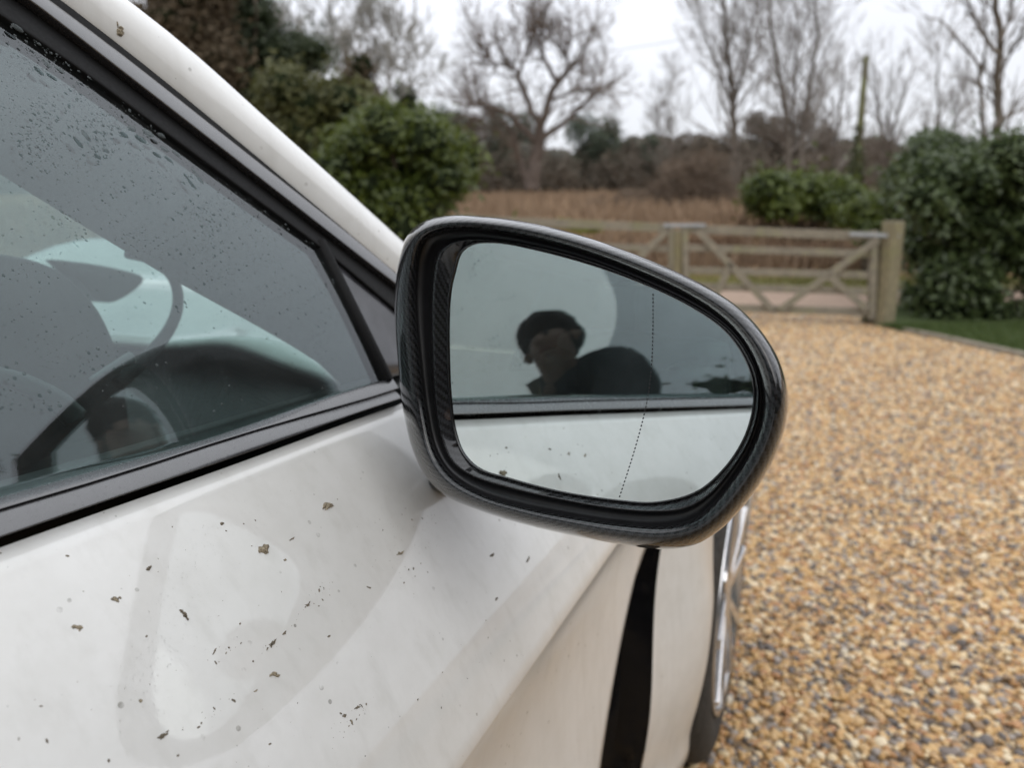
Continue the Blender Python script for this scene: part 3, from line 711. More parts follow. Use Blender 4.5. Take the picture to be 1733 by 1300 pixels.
# ------------------------------------------------------------------ ground
def hill(x, y):
    t = max(0.0, y - 15.0); d = min(t, 45.0)
    h = 0.9 * min(1, max(0, (y - 14.5) / 4.0)) ** 1.2 + 0.048 * max(0, d - 1) 
    return h + 0.10 * noise.noise(Vector((x * 0.12, y * 0.12, 0))) * min(1, t / 6)
def sheet(name, x0, x1, y0, y1, nx, ny, f, mat, kind='structure', powy=1.0):
    P = [[(x0 + (x1 - x0) * i / nx, y0 + (y1 - y0) * (j / ny) ** powy, 0) for j in range(ny + 1)] for i in range(nx + 1)]
    P = [[(x, y, f(x, y)) for x, y, _ in r_] for r_ in P]; V, F = grid_mesh(P); o = mesh_obj(name, V, F, mat); fix_up(o); return tag(o, kind=kind)
def fix_up(o):
    if o.data.polygons and o.data.polygons[0].normal.z < 0: o.data.flip_normals()
def gravel_mat():
    m = M('gravel_bed'); v = m.coords('Object')
    vo = m.n('TexVoronoi'); vo.inputs['Scale'].default_value = 62; m.l(v, vo.inputs['Vector']); s_ = m.n('SeparateColor'); m.l(vo.outputs['Color'], s_.inputs[0])
    c = m.ramp(s_.outputs[0], [(0.0, (0.40, 0.24, 0.11)), (0.2, (0.54, 0.37, 0.19)), (0.42, (0.30, 0.19, 0.10)), (0.58, (0.60, 0.46, 0.28)), (0.74, (0.13, 0.12, 0.12)), (0.84, (0.66, 0.54, 0.38)), (0.93, (0.48, 0.27, 0.13))], 'CONSTANT')
    big = m.noise(0.6, 5, 0.6, v); c = m.mix(m.ramp(big, [(0.4, 0.0), (0.75, 0.30)]), c, (0.30, 0.21, 0.13))
    ed = m.ramp(vo.outputs['Distance'], [(0.25, 0.0), (0.75, 0.85)]); c = m.mix(ed, c, (0.085, 0.06, 0.035))
    m.l(c, m.b.inputs['Base Color']); m.set(Roughness=0.75)
    b = m.bump(vo.outputs['Distance'], 0.8, 0.012); b.invert = True
    return m.m
def ground_mat(name, a, b, scale=3, fine=40, bump=0.5):
    m = M(name); v = m.coords('Object'); f = m.noise(scale, 8, 0.65, v); g = m.noise(fine, 5, 0.6, v)
    c = m.mix(m.ramp(f, [(0.35, 0.0), (0.65, 1.0)]), a, b); c = m.mix(m.ramp(g, [(0.4, 0.0), (0.7, 0.45)]), c, tuple(np.array(a) * 0.35))
    m.l(c, m.b.inputs['Base Color']); m.set(Roughness=0.95, Specular_IOR_Level=0.2); m.bump(g, bump, 0.05); return m.m
GRAVEL = gravel_mat()
def hill_g(x, y): return hill(x, y) - 0.03
sheet('ground', -1500, 1500, -900, 1600, 60, 60, lambda x, y: -0.15 if y < 118 else 4.5, ground_mat('earth', (0.16, 0.12, 0.075), (0.09, 0.085, 0.045), 0.5))
sheet('field', -90, 90, 14.0, 130, 90, 110, hill, ground_mat('bracken_field', (0.30, 0.19, 0.105), (0.19, 0.125, 0.07), 0.6, 12), powy=1.6)
sheet('gravel_driveway', -12, 9, -6, 9.6, 10, 10, lambda x, y: 0.0, GRAVEL)
ROADM = ground_mat('road_surface', (0.40, 0.29, 0.22), (0.33, 0.24, 0.18), 1.5, 30, 0.1)
sheet('road', -40, 40, 9.6, 12.4, 20, 3, lambda x, y: -0.006, ROADM)
sheet('grass_verge', -40, 40, 12.4, 14.6, 40, 6, lambda x, y: 0.02 + 0.03 * noise.noise(Vector((x, y, 0))), ground_mat('verge_grass', (0.13, 0.13, 0.05), (0.22, 0.17, 0.09), 2, 30))
# lawn strip under the laurel, right
gp = [ground_at(1530, 563), ground_at(1570, 570), ground_at(1650, 588), ground_at(1733, 606), ground_at(1860, 640)]
g2 = [ground_at(1500, 556), ground_at(1560, 556), ground_at(1650, 556), ground_at(1733, 556), ground_at(1900, 560)]
P = [[(*a[:2], 0.012), (*(a[:2] * 0.5 + b[:2] * 0.5), 0.03), (*b[:2], 0.03), (*(b[:2] * 1.25), 0.03)] for a, b in zip(resample(gp, 12), resample(g2, 12))]
V, F = grid_mesh(P); lw = mesh_obj('lawn', V, F, ground_mat('lawn_grass', (0.07, 0.09, 0.03), (0.05, 0.075, 0.025), 6, 60)); fix_up(lw); tag(lw, kind='structure')
WOODE = simple('grey_weathered_timber', (0.26, 0.23, 0.18), 0.85, 0, 0, 8, 0.3, 0.5)
mb = MB(); gpp = resample(gp, 6)
for i in range(5): mb.beam((*gpp[i][:2], 0.02), (*gpp[i + 1][:2], 0.02), 0.06, 0.05, bev=0.006)
tag(mb.build('timber_edging', WOODE), 'low timber edging board between the gravel and the lawn', 'edging')

# pebbles
PEB = M('pebble'); oi = PEB.n('ObjectInfo')
pc = PEB.ramp(oi.outputs['Random'], [(0.0, (0.536, 0.318, 0.112)), (0.09, (0.639, 0.415, 0.176)), (0.18, (0.433, 0.222, 0.080)), (0.27, (0.762, 0.598, 0.360)), (0.35, (0.536, 0.338, 0.152)), (0.43, (0.258, 0.164, 0.088)), (0.51, (0.618, 0.405, 0.184)), (0.59, (0.085, 0.085, 0.095)), (0.69, (0.464, 0.232, 0.096)), (0.75, (0.300, 0.270, 0.250)), (0.82, (0.803, 0.675, 0.464)), (0.88, (0.567, 0.328, 0.120)), (0.93, (0.140, 0.120, 0.115)), (0.97, (0.618, 0.550, 0.424))], 'CONSTANT')
pn = PEB.noise(60, 5, 0.7); pc = PEB.mix(PEB.ramp(pn, [(0.35, 0.0), (0.75, 0.5)]), pc, (0.36, 0.25, 0.14))
PEB.l(pc, PEB.b.inputs['Base Color']); PEB.set(Roughness=0.33, Specular_IOR_Level=0.45)
pebcol = bpy.data.collections.new('pebble_shapes'); 
for k in range(6):
    bm = bmesh.new(); bmesh.ops.create_icosphere(bm, subdivisions=2, radius=1.0)
    sx, sy, sz = random.uniform(.8, 1.25), random.uniform(.65, 1.0), random.uniform(.42, .7)
    for v in bm.verts:
        d = 1 + 0.22 * noise.noise(v.co * 0.9 + Vector((k * 7.1, 0, 0))) + 0.07 * noise.noise(v.co * 2.6 + Vector((0, k * 5.3, 0)))
        v.co = Vector((v.co.x * sx, v.co.y * sy, v.co.z * sz)) * d
    me = bpy.data.meshes.new('pebble'); bm.to_mesh(me); bm.free(); me.polygons.foreach_set('use_smooth', [True] * len(me.polygons)); me.materials.append(PEB.m)
    pebcol.objects.link(bpy.data.objects.new('pebble', me))
def wedge(n, r0, r1, a0, a1):
    r_ = np.sqrt(rng.uniform(r0 ** 2, r1 ** 2, n)); a = rng.uniform(R(a0), R(a1), n); return np.stack([r_ * np.sin(a), r_ * np.cos(a)], 1)
def area(r0, r1, a0, a1): return 0.5 * (r1 ** 2 - r0 ** 2) * R(a1 - a0)
pts = []; siz = []
for r0, r1, dens, s0, s1 in [(0.7, 2.6, 7200, 0.0052, 0.0130), (2.6, 4.6, 4800, 0.006, 0.0125), (4.6, 10.2, 2600, 0.008, 0.014)]:
    n = int(area(r0, r1, 6, 48) * dens); p = wedge(n, r0, r1, 6, 48)
    sz = s0 + (s1 - s0) * rng.random(n) ** 1.4; sz *= 1.18; big = rng.random(n) < 0.035; sz[big] *= 1.5
    k = p[:, 1] < 9.55; pts.append(np.c_[p, rng.uniform(-0.001, 0.006, n)][k]); siz.append(sz[k])
pts = np.vstack(pts); siz = np.concatenate(siz)
# none inside the wheel's contact patch or under the lawn
def ingrass(p):
    gx = np.array([q[0] for q in gp]); gy = np.array([q[1] for q in gp]); o = np.argsort(gx); return (p[:, 0] > gx.min()) & (p[:, 1] > np.interp(p[:, 0], gx[o], gy[o]))
k = ~ingrass(pts); pts, siz = pts[k], siz[k]
me = bpy.data.meshes.new('gravel'); me.vertices.add(len(pts)); me.vertices.foreach_set('co', pts.astype(np.float32).ravel())
a = me.attributes.new('size', 'FLOAT', 'POINT'); a.data.foreach_set('value', siz.astype(np.float32))
a = me.attributes.new('turn', 'FLOAT_VECTOR', 'POINT'); a.data.foreach_set('vector', np.c_[rng.normal(0, 0.35, len(pts)), rng.normal(0, 0.35, len(pts)), rng.uniform(0, 6.28, len(pts))].astype(np.float32).ravel())
grav = bpy.data.objects.new('gravel', me); col.objects.link(grav); tag(grav, 'loose golden brown gravel spread over the drive', kind='stuff')
ng = bpy.data.node_groups.new('scatter', 'GeometryNodeTree'); ng.interface.new_socket('Geometry', in_out='INPUT', socket_type='NodeSocketGeometry'); ng.interface.new_socket('Geometry', in_out='OUTPUT', socket_type='NodeSocketGeometry')
gi, go = ng.nodes.new('NodeGroupInput'), ng.nodes.new('NodeGroupOutput'); iop = ng.nodes.new('GeometryNodeInstanceOnPoints'); ci = ng.nodes.new('GeometryNodeCollectionInfo')
ci.inputs['Collection'].default_value = pebcol; ci.inputs['Separate Children'].default_value = True; ci.inputs['Reset Children'].default_value = True
m2p = ng.nodes.new('GeometryNodeMeshToPoints'); ng.links.new(gi.outputs[0], m2p.inputs[0]); ng.links.new(m2p.outputs[0], iop.inputs['Points']); ng.links.new(ci.outputs[0], iop.inputs['Instance']); iop.inputs['Pick Instance'].default_value = True
rv = ng.nodes.new('FunctionNodeRandomValue'); rv.data_type = 'INT'; rv.inputs[4].default_value = 0; rv.inputs[5].default_value = 5; ng.links.new(rv.outputs[2], iop.inputs['Instance Index'])
na = ng.nodes.new('GeometryNodeInputNamedAttribute'); na.data_type = 'FLOAT'; na.inputs[0].default_value = 'size'; ng.links.new(na.outputs[0], iop.inputs['Scale'])
nb = ng.nodes.new('GeometryNodeInputNamedAttribute'); nb.data_type = 'FLOAT_VECTOR'; nb.inputs[0].default_value = 'turn'
e2r = ng.nodes.new('FunctionNodeEulerToRotation'); ng.links.new(nb.outputs[0], e2r.inputs[0]); ng.links.new(e2r.outputs[0], iop.inputs['Rotation'])
ng.links.new(iop.outputs[0], go.inputs[0]); md = grav.modifiers.new('scatter', 'NODES'); md.node_group = ng

# ------------------------------------------------------------------ vegetation
def leaf_mat(name, dark, light, rough=0.45, trans=0.25):
    m = M(name); at = m.n('Attribute'); at.attribute_name = 'tint'
    m.l(m.ramp(at.outputs['Fac'], [(0.0, dark), (0.75, tuple((np.array(dark) + np.array(light)) / 2)), (1.0, light)]), m.b.inputs['Base Color'])
    m.set(Roughness=rough, Specular_IOR_Level=0.4)
    if trans:
        tl = m.n('BsdfTranslucent'); tl.inputs[0].default_value = (*light, 1); mx_ = m.n('MixShader'); mx_.inputs[0].default_value = trans
        m.l(m.b.outputs[0], mx_.inputs[1]); m.l(tl.outputs[0], mx_.inputs[2]); m.l(mx_.outputs[0], m.out.inputs[0])
    return m.m
def bark_mat(name, c): return simple(name, c, 0.9, 0, 0, 7, 0.45, 0.6, 0.2)
def leaves(centers, radii, n, size, aspect=0.45, gap=0.35, seed=0, flat=0.6):
    """leaf quads through clumps; centers (m,3), radii (m,3)"""
    g = np.random.default_rng(seed); m = len(centers); wts = np.prod(radii, axis=1) ** (2 / 3); idx = g.choice(m, n, p=wts / wts.sum())
    d = g.normal(size=(n, 3)); d /= np.linalg.norm(d, axis=1)[:, None]; rr = (0.45 + 0.55 * g.random(n) ** 0.5) * (g.uniform(0.84, 1.1, n) + 0.12 * g.exponential(1.0, n) ** 1.5)
    p = centers[idx] + d * radii[idx] * rr[:, None]
    nrm = d * flat + g.normal(size=(n, 3)) * 0.55 + [0, 0, 0.35]; nrm /= np.linalg.norm(nrm, axis=1)[:, None]
    t = np.cross(nrm, g.normal(size=(n, 3))); t /= np.linalg.norm(t, axis=1)[:, None]; b = np.cross(nrm, t); s = size * g.uniform(0.6, 1.35, n)[:, None]
    Q = np.stack([p - t * s, p + b * s * aspect, p + t * s, p - b * s * aspect], 1)
    clump = g.random(m)[idx]; tint = np.clip(0.55 * clump + 0.45 * g.random(n), 0, 1)
    return Q.reshape(-1, 3), tint
def clumps(box_c, box_r, m, r0, r1, seed, squash=0.8, surf=0.5):
    g = np.random.default_rng(seed); d = g.normal(size=(m, 3)); d /= np.linalg.norm(d, axis=1)[:, None]
    rr = g.random(m) ** surf; c = np.array(box_c) + d * np.array(box_r) * rr[:, None] * 0.85; r = g.uniform(r0, r1, m); return c, np.stack([r, r, r * squash], 1)
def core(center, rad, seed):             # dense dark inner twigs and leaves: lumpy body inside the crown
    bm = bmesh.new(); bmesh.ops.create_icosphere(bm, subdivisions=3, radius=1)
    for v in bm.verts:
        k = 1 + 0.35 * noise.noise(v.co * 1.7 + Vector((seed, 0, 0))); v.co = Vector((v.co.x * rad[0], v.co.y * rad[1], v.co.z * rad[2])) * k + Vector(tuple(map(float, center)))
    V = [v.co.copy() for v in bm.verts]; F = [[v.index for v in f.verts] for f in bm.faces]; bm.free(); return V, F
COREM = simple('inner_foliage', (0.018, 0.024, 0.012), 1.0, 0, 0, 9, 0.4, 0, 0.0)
def bush(name, base, cl, n, size, mat, label, cat, group=None, seed=0, trunk_h=0.8, bark=None, corek=0.62, aspect=0.45):
    base = np.array(base, float); root = empty(name, tuple(base)); tag(root, label, cat, group)
    C_, R_ = cl; Q, t = leaves(C_, R_, n, size, aspect, seed=seed); fast_quads('crown', Q - base, mat, root, t)
    mb = MB()
    for c, r_ in list(zip(C_, R_)):
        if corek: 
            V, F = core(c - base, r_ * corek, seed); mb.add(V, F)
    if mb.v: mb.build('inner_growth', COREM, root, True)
    mb = MB(); g = np.random.default_rng(seed + 5)
    for k in range(6):
        q = C_[g.integers(len(C_))] - base; mb.tube([(g.normal() * .08, g.normal() * .08, -0.05), (q[0] * .35, q[1] * .35, q[2] * .5), tuple(q)], [0.05, 0.035, 0.01], 6)
    mb.build('stem', bark or BARK, root, True); return root
BARK = bark_mat('brown_bark', (0.13, 0.105, 0.08)); BARKG = bark_mat('grey_bark', (0.14, 0.12, 0.10)); TWIG = simple('twigs', (0.19, 0.16, 0.135), 0.9, 0, 0, 3, 0.3, 0, 0.2)
DARKTW = simple('dark_twigs', (0.12, 0.095, 0.08), 0.9, 0, 0, 3, 0.3, 0, 0.2)
class Tree:
    def __init__(s, seed): s.g = np.random.default_rng(seed); s.big = MB(); s.segs = []
    def grow(s, p, d, ln, rad, lvl, maxl, spread=0.6, up=0.12, kids=(2, 4), curl=0.18, shrink=0.68, twig_from=2):
        g = s.g; n = 5 if lvl < twig_from else 3; pts = [np.array(p, float)]; dd = np.array(d, float)
        for i in range(n):
            dd = dd + g.normal(size=3) * curl + np.array([0, 0, up]); dd /= np.linalg.norm(dd); pts.append(pts[-1] + dd * ln / n)
        rads = np.linspace(rad, rad * 0.62, n + 1)
        if lvl < twig_from: s.big.tube(pts, list(rads), 7, cap=False)
        else:
            for a, b, r0 in zip(pts[:-1], pts[1:], rads): s.segs.append((*a, *b, r0))
        if lvl >= maxl: return
        k = g.integers(kids[0], kids[1] + 1); 
        for c in range(k):
            i = n if c == 0 else g.integers(max(1, n // 2), n + 1); q = pts[i]; ax = g.normal(size=3); ax -= ax @ dd * dd; ax /= np.linalg.norm(ax)
            sp_ = (spread * 0.45 if c == 0 else spread) * g.uniform(0.7, 1.25); nd = dd * math.cos(sp_) + ax * math.sin(sp_)
            s.grow(q, nd, ln * shrink * g.uniform(0.8, 1.15), max(rads[i] * (0.85 if c == 0 else 0.6), 0.004), lvl + 1, maxl, spread, up, kids, curl, shrink, twig_from)
    def finish(s, root, bark, twig, minr=0.006):
        s.big.build('trunk', bark, root, True)
        if s.segs:
            S = np.array(s.segs); a, b, r0 = S[:, :3], S[:, 3:6], np.maximum(S[:, 6], minr)[:, None]; d = b - a; d /= np.linalg.norm(d, axis=1)[:, None] + 1e-9
            x = np.cross(d, [0.3, 0.9, 0.2]); x /= np.linalg.norm(x, axis=1)[:, None] + 1e-9; y = np.cross(d, x); Q = []
            ang = [0, 2.094, 4.189]
            for i in range(3):
                c0, s0, c1, s1 = math.cos(ang[i]), math.sin(ang[i]), math.cos(ang[(i + 1) % 3]), math.sin(ang[(i + 1) % 3])
                Q.append(np.stack([a + (x * c0 + y * s0) * r0, a + (x * c1 + y * s1) * r0, b + (x * c1 + y * s1) * r0 * .8, b + (x * c0 + y * s0) * r0 * .8], 1))
            fast_quads('crown', np.concatenate(Q).reshape(-1, 3), twig, root, None)
def bare_tree(px, py_base, dist, hpx, label, seed, trunk=0.05, lvl=6, spread=0.55, up=0.1, kids=(2, 3), first=0.3, shrink=0.72, curl=0.16, starts=None, group=None, lean=0.0, bark=None, twig=None, minr=0.012, name='bare_tree', twf=3):
    b = world_at(px, py_base, dist); z = hill(b[0], b[1]) if b[1] > 12.5 else 0.0
    top = world_at(px, py_base - hpx, dist)[2]; h = (top - z) * 1.22; root = empty(name, (b[0], b[1], z)); tag(root, label, 'tree', group)
    T = Tree(seed)
    for (dx, dz, k) in (starts or [(0, 1, 1)]):
        T.grow((0, 0, -0.1), np.array([dx + lean, 0.0, dz]), h * first * k, h * trunk * k * 0.5, 0, lvl, spread, up, kids, curl, shrink, twf)
    T.finish(root, bark or BARKG, twig or TWIG, minr); return root
# the central oak: explicit limbs traced from the photograph, then grown twigs
def oak():
    D = 46.0; b = world_at(905, 318, D); z = hill(b[0], b[1]); base = np.array([b[0], b[1], z]); root = empty('oak_tree', tuple(base))
    tag(root, 'broad bare oak with forked trunk alone in the field in front of the wood', 'tree'); T = Tree(11)
    W_ = lambda x, y, dy=0.0: world_at(x, y, D + dy) - base
    limbs = [([(900, 322), (905, 285), (912, 240), (918, 205)], 0.55, 0.34, 0), ([(918, 205), (930, 170), (942, 135), (960, 122), (985, 95), (996, 68)], 0.30, 0.10, 0.5), ([(942, 135), (930, 110), (918, 85), (905, 60)], 0.18, 0.06, -1),
             ([(915, 215), (895, 175), (880, 140), (872, 118), (850, 100)], 0.26, 0.09, 0.8), ([(880, 140), (882, 110), (892, 85), (895, 55)], 0.15, 0.05, -1), ([(908, 240), (880, 210), (850, 190), (815, 178), (790, 165)], 0.24, 0.06, -0.6),
             ([(912, 235), (945, 215), (975, 190), (1000, 165), (1015, 140)], 0.24, 0.06, 1.0), ([(872, 118), (850, 110), (828, 98), (812, 85)], 0.10, 0.04, 0.3), ([(900, 320), (885, 285), (872, 250), (868, 225)], 0.32, 0.14, 0.5),
             ([(868, 225), (845, 200), (825, 195), (800, 200)], 0.12, 0.04, 1.2), ([(960, 122), (965, 100), (958, 75)], 0.1, 0.04, 0), ([(930, 170), (955, 160), (985, 150), (1008, 150)], 0.12, 0.04, -1)]
    for pl, r0, r1, dy in limbs:
        p = [W_(x, y, dy * i / (len(pl) - 1)) for i, (x, y) in enumerate(pl)]; p = smooth_line(p, 10, 1); p[1:] += T.g.normal(size=(9, 3)) * 0.06; rr = np.linspace(r0, r1, 10); T.big.tube(list(p), list(rr * 0.8), 8, cap=False)
        for i in range(4, 10):
            for _ in range(2 if r0 > 0.28 and i < 7 else 3):
                d = p[i] - p[max(0, i - 2)]; d /= np.linalg.norm(d); d = d + T.g.normal(size=3) * 0.6 + [0, 0, 0.15]; d /= np.linalg.norm(d)
                T.grow(p[i], d, 1.15 * T.g.uniform(0.7, 1.3), 0.05, 3, 6, 0.6, 0.05, (2, 3), 0.2, 0.72, 3)
    T.finish(root, DARKTW, simple('oak_twigs', (0.16, 0.125, 0.10), 0.9, 0, 0, 3, 0.3, 0, 0.2), 0.015)
oak()
gB = 'tall bare trees behind the gate'
def stem_tree(stems, D, label, seed, group=None, twig=None, bark=None, minr=0.01, side=1.0, dens=1.0, lvl=6, start=0.25):
    b = world_at(*stems[0][0][0], D); z = hill(b[0], b[1]) if b[1] > 12.5 else 0.0; base = np.array([b[0], b[1], z]); root = empty('bare_tree', tuple(base)); tag(root, label, 'tree', group); T = Tree(seed); g = T.g
    for pl, r0, r1 in stems:
        p = [world_at(x, y, D + g.uniform(-.3, .3)) - base for x, y in pl]; 
        if p[0][2] > 0 and p[0][2] < 3: p[0][2] = -0.1
        p = smooth_line(p, 26, 2); p[1:] += g.normal(size=(25, 3)) * 0.012 * np.linalg.norm(p[-1] - p[0]) * 0.3; rr = np.linspace(r0, r1, 26); T.big.tube(list(p), list(rr), 8, cap=False); L_ = np.linalg.norm(p[-1] - p[0])
        for i in range(int(26 * start), 26):
            for _ in range(int(dens * 1.6 + g.random())):
                t = i / 25; d = p[i] - p[i - 1]; d /= np.linalg.norm(d); ax = g.normal(size=3); ax -= ax @ d * d; ax /= np.linalg.norm(ax); a = g.uniform(0.5, 1.05); nd = d * math.cos(a) + ax * math.sin(a)
                T.grow(p[i], nd, L_ * 0.15 * side * (1.25 - 0.6 * t) * g.uniform(.6, 1.3), rr[i] * 0.36, 3, lvl, 0.5, 0.10, (2, 3), 0.14, 0.74, 3)
    T.finish(root, bark or BARKG, twig or TWIG, minr); return root
PTW = simple('grey_twigs', (0.24, 0.215, 0.19), 0.9, 0, 0, 3, 0.3, 0, 0.2)
stem_tree([([(1245, 320), (1243, 200), (1236, 120), (1228, 40), (1222, -40)], 0.20, 0.05), ([(1244, 190), (1215, 110), (1190, 50), (1180, -10)], 0.08, 0.02), ([(1244, 170), (1262, 100), (1275, 40), (1282, -30)], 0.09, 0.02)], 38, 'tallest bare tree of the wood edge, left of its bare neighbours', 21, gB, PTW, None, 0.008, 1.1, 1.5)
stem_tree([([(1337, 320), (1335, 220), (1322, 150), (1308, 80), (1300, -10)], 0.17, 0.04), ([(1352, 320), (1358, 210), (1374, 140), (1386, 60), (1378, -20)], 0.16, 0.04), ([(1340, 230), (1345, 150), (1350, 60), (1346, 0)], 0.1, 0.03)], 36, 'bare tree with several upright stems behind the green bush past the gate', 22, gB, PTW, None, 0.008, 1.0, 1.4)
stem_tree([([(1135, 320), (1137, 240), (1132, 170), (1140, 120)], 0.07, 0.02), ([(1128, 320), (1118, 240), (1112, 190)], 0.06, 0.02)], 52, 'faint slender bare tree at the left edge of the bare group past the gate', 75, gB, PTW, None, 0.012, 1.0, 0.9)
stem_tree([([(1590, 320), (1592, 230), (1585, 150), (1590, 70)], 0.08, 0.02), ([(1600, 320), (1612, 230), (1622, 160)], 0.07, 0.02)], 34, 'thin pale bare tree in the gap above the left end of the laurel', 76, None, PTW, None, 0.009, 1.0, 0.9)
stem_tree([([(1418, 320), (1415, 240), (1422, 170), (1430, 110)], 0.10, 0.03), ([(1400, 320), (1398, 250), (1392, 200)], 0.08, 0.02)], 40, 'slim low bare tree just left of the ivy covered pole', 29, gB, PTW, None, 0.012, 1.1, 0.8)
stem_tree([([(1494, 330), (1495, 240), (1485, 170), (1478, 100)], 0.07, 0.012), ([(1498, 330), (1508, 230), (1530, 160), (1548, 110)], 0.07, 0.012), ([(1500, 330), (1502, 220), (1506, 120)], 0.06, 0.012)], 21, 'small bare tree with fanning stems between the pole and the laurel', 23, None, TWIG, None, 0.006, 1.0, 0.8, 5, 0.3)
stem_tree([([(1690, 430), (1688, 260), (1690, 150), (1694, 80), (1690, 30), (1670, -50)], 0.10, 0.035), ([(1692, 95), (1655, 45), (1630, -20)], 0.035, 0.012), ([(1692, 75), (1712, 20), (1720, -40)], 0.03, 0.012), ([(1689, 130), (1720, 70), (1745, 30)], 0.025, 0.008)], 12.5, 'dark bare tree with long trunk standing behind the laurel at the right edge', 24, None, TWIG, BARK, 0.0045, 0.75, 0.9, 5, 0.35)
stem_tree([([(1668, 430), (1668, 240), (1656, 155), (1661, 122), (1640, 84), (1605, 45), (1560, 25)], 0.055, 0.008), ([(1660, 125), (1672, 60), (1660, 0)], 0.025, 0.006)], 12.0, 'thin crooked bare stem beside the long trunk behind the laurel', 25, None, TWIG, BARK, 0.004, 0.6, 0.8, 5, 0.4)
bare_tree(545, 300, 30, 330, 'pale bare tree showing above the brown conifer at the left', 26, 0.020, 7, 0.5, 0.10, (2, 4), 0.28, 0.73, 0.16, [(-0.3, 1, 1), (0.25, 1, 1)], None, twig=simple('pale_twigs', (0.30, 0.29, 0.26), 0.9, 0, 0, 3, 0.2, 0, 0.2), minr=0.014)
# pole with ivy
b = world_at(1445, 330, 24); z = hill(b[0], b[1]); t = world_at(1466, 95, 24); root = empty('ivy_pole', (b[0], b[1], z)); tag(root, 'leaning mossy pole standing up between the bare trees', 'pole')
mb = MB(); dp = t - np.array([b[0], b[1], z]); mb.tube([np.array([0, 0, -0.1]), dp * 0.5 + [0.02, 0, 0], dp], [0.13, 0.10, 0.085], 9); mb.build('pole', simple('mossy_wood', (0.12, 0.12, 0.05), 0.9, 0, 0, 6, 0.4), root, True)
IVY = leaf_mat('ivy_leaves', (0.045, 0.055, 0.02), (0.10, 0.115, 0.045))
C_ = np.array([dp * k for k in np.linspace(0.05, 0.55, 9)]); Q, tt = leaves(C_, np.tile([0.28, 0.28, 0.3], (9, 1)) * np.linspace(1.1, .5, 9)[:, None], 1500, 0.06, seed=3); fast_quads('ivy', Q, IVY, root, tt)

LAUREL = leaf_mat('laurel_leaves', (0.034, 0.052, 0.016), (0.125, 0.165, 0.062), 0.36)
HEDGE = leaf_mat('green_hedge_leaves', (0.038, 0.058, 0.010), (0.15, 0.185, 0.035), 0.40)
OLIVE = leaf_mat('olive_leaves', (0.055, 0.060, 0.018), (0.125, 0.125, 0.04), 0.6)
BRNC = leaf_mat('brown_foliage', (0.07, 0.052, 0.030), (0.16, 0.12, 0.075), 0.8)
DKC = leaf_mat('dark_conifer_needles', (0.025, 0.038, 0.018), (0.075, 0.095, 0.045), 0.6)
FAR1 = leaf_mat('far_wood_brown', (0.095, 0.078, 0.058), (0.19, 0.155, 0.12), 0.9, 0)
FAR2 = leaf_mat('far_wood_green', (0.055, 0.072, 0.050), (0.115, 0.135, 0.09), 0.9, 0)
def pixclumps(spec, dist, seed, r0=0.3, r1=0.5, depth=1.0, squash=0.85):
    """spec: list of (px, py, rx_px, ry_px, count) blobs filled with clumps"""
    g = np.random.default_rng(seed); C_ = []; R_ = []
    for px, py, rx, ry, m in spec:
        for _ in range(m):
            a = g.uniform(0, 2 * math.pi); k = g.random() ** 0.5; C_.append(world_at(px + rx * k * math.cos(a), py + ry * k * math.sin(a), dist + g.uniform(-.5, .5) * depth)); r_ = g.uniform(r0, r1); R_.append([r_, r_, r_ * squash])
    return np.array(C_), np.array(R_)
def gz(px, py, d): b = world_at(px, py, d); return (b[0], b[1], hill(b[0], b[1]) if b[1] > 12.5 else 0.0)
# laurel right
bush('laurel_bush', gz(1640, 560, 9.0), pixclumps([(1600, 470, 62, 78, 26), (1700, 440, 90, 110, 34), (1640, 330, 80, 60, 22), (1600, 290, 40, 35, 10), (1730, 290, 60, 40, 12), (1800, 400, 70, 130, 30), (1560, 380, 30, 60, 12), (1900, 420, 90, 120, 24)], 9.3, 31, 0.20, 0.36, 1.5), 30000, 0.052, LAUREL, 'large dark green laurel bush beside the right gate post', 'bush', seed=31)
bush('laurel_bush', gz(1640, 400, 11.0), pixclumps([(1590, 270, 30, 25, 9), (1640, 300, 90, 50, 26), (1545, 300, 18, 30, 8), (1760, 280, 60, 50, 16)], 11.3, 32, 0.22, 0.34, 1.2), 11000, 0.06, LAUREL, 'looser evergreen growing up behind the large laurel', 'bush', seed=32)
bush('evergreen_bush', gz(1360, 370, 17.5), pixclumps([(1310, 335, 42, 24, 14), (1400, 335, 55, 22, 18), (1345, 318, 30, 12, 6)], 17.5, 33, 0.28, 0.42, 1.4), 9000, 0.08, HEDGE, 'low rounded green bush on the bank beyond the gate', 'bush', seed=33)
bush('evergreen_bush', gz(1470, 390, 14.5), pixclumps([(1475, 365, 38, 32, 14), (1525, 350, 25, 40, 10)], 14.5, 34, 0.2, 0.3, 1.0), 6000, 0.06, HEDGE, 'dark green bush between the gate hinge post and the far bank', 'bush', seed=34)
bush('ivy_clump', gz(1475, 556, 8.35), pixclumps([(1476, 535, 10, 16, 6)], 8.35, 35, 0.05, 0.09, 0.2), 700, 0.025, OLIVE, 'small weed clump at the foot of the right gate post', 'plant', seed=35, corek=0)
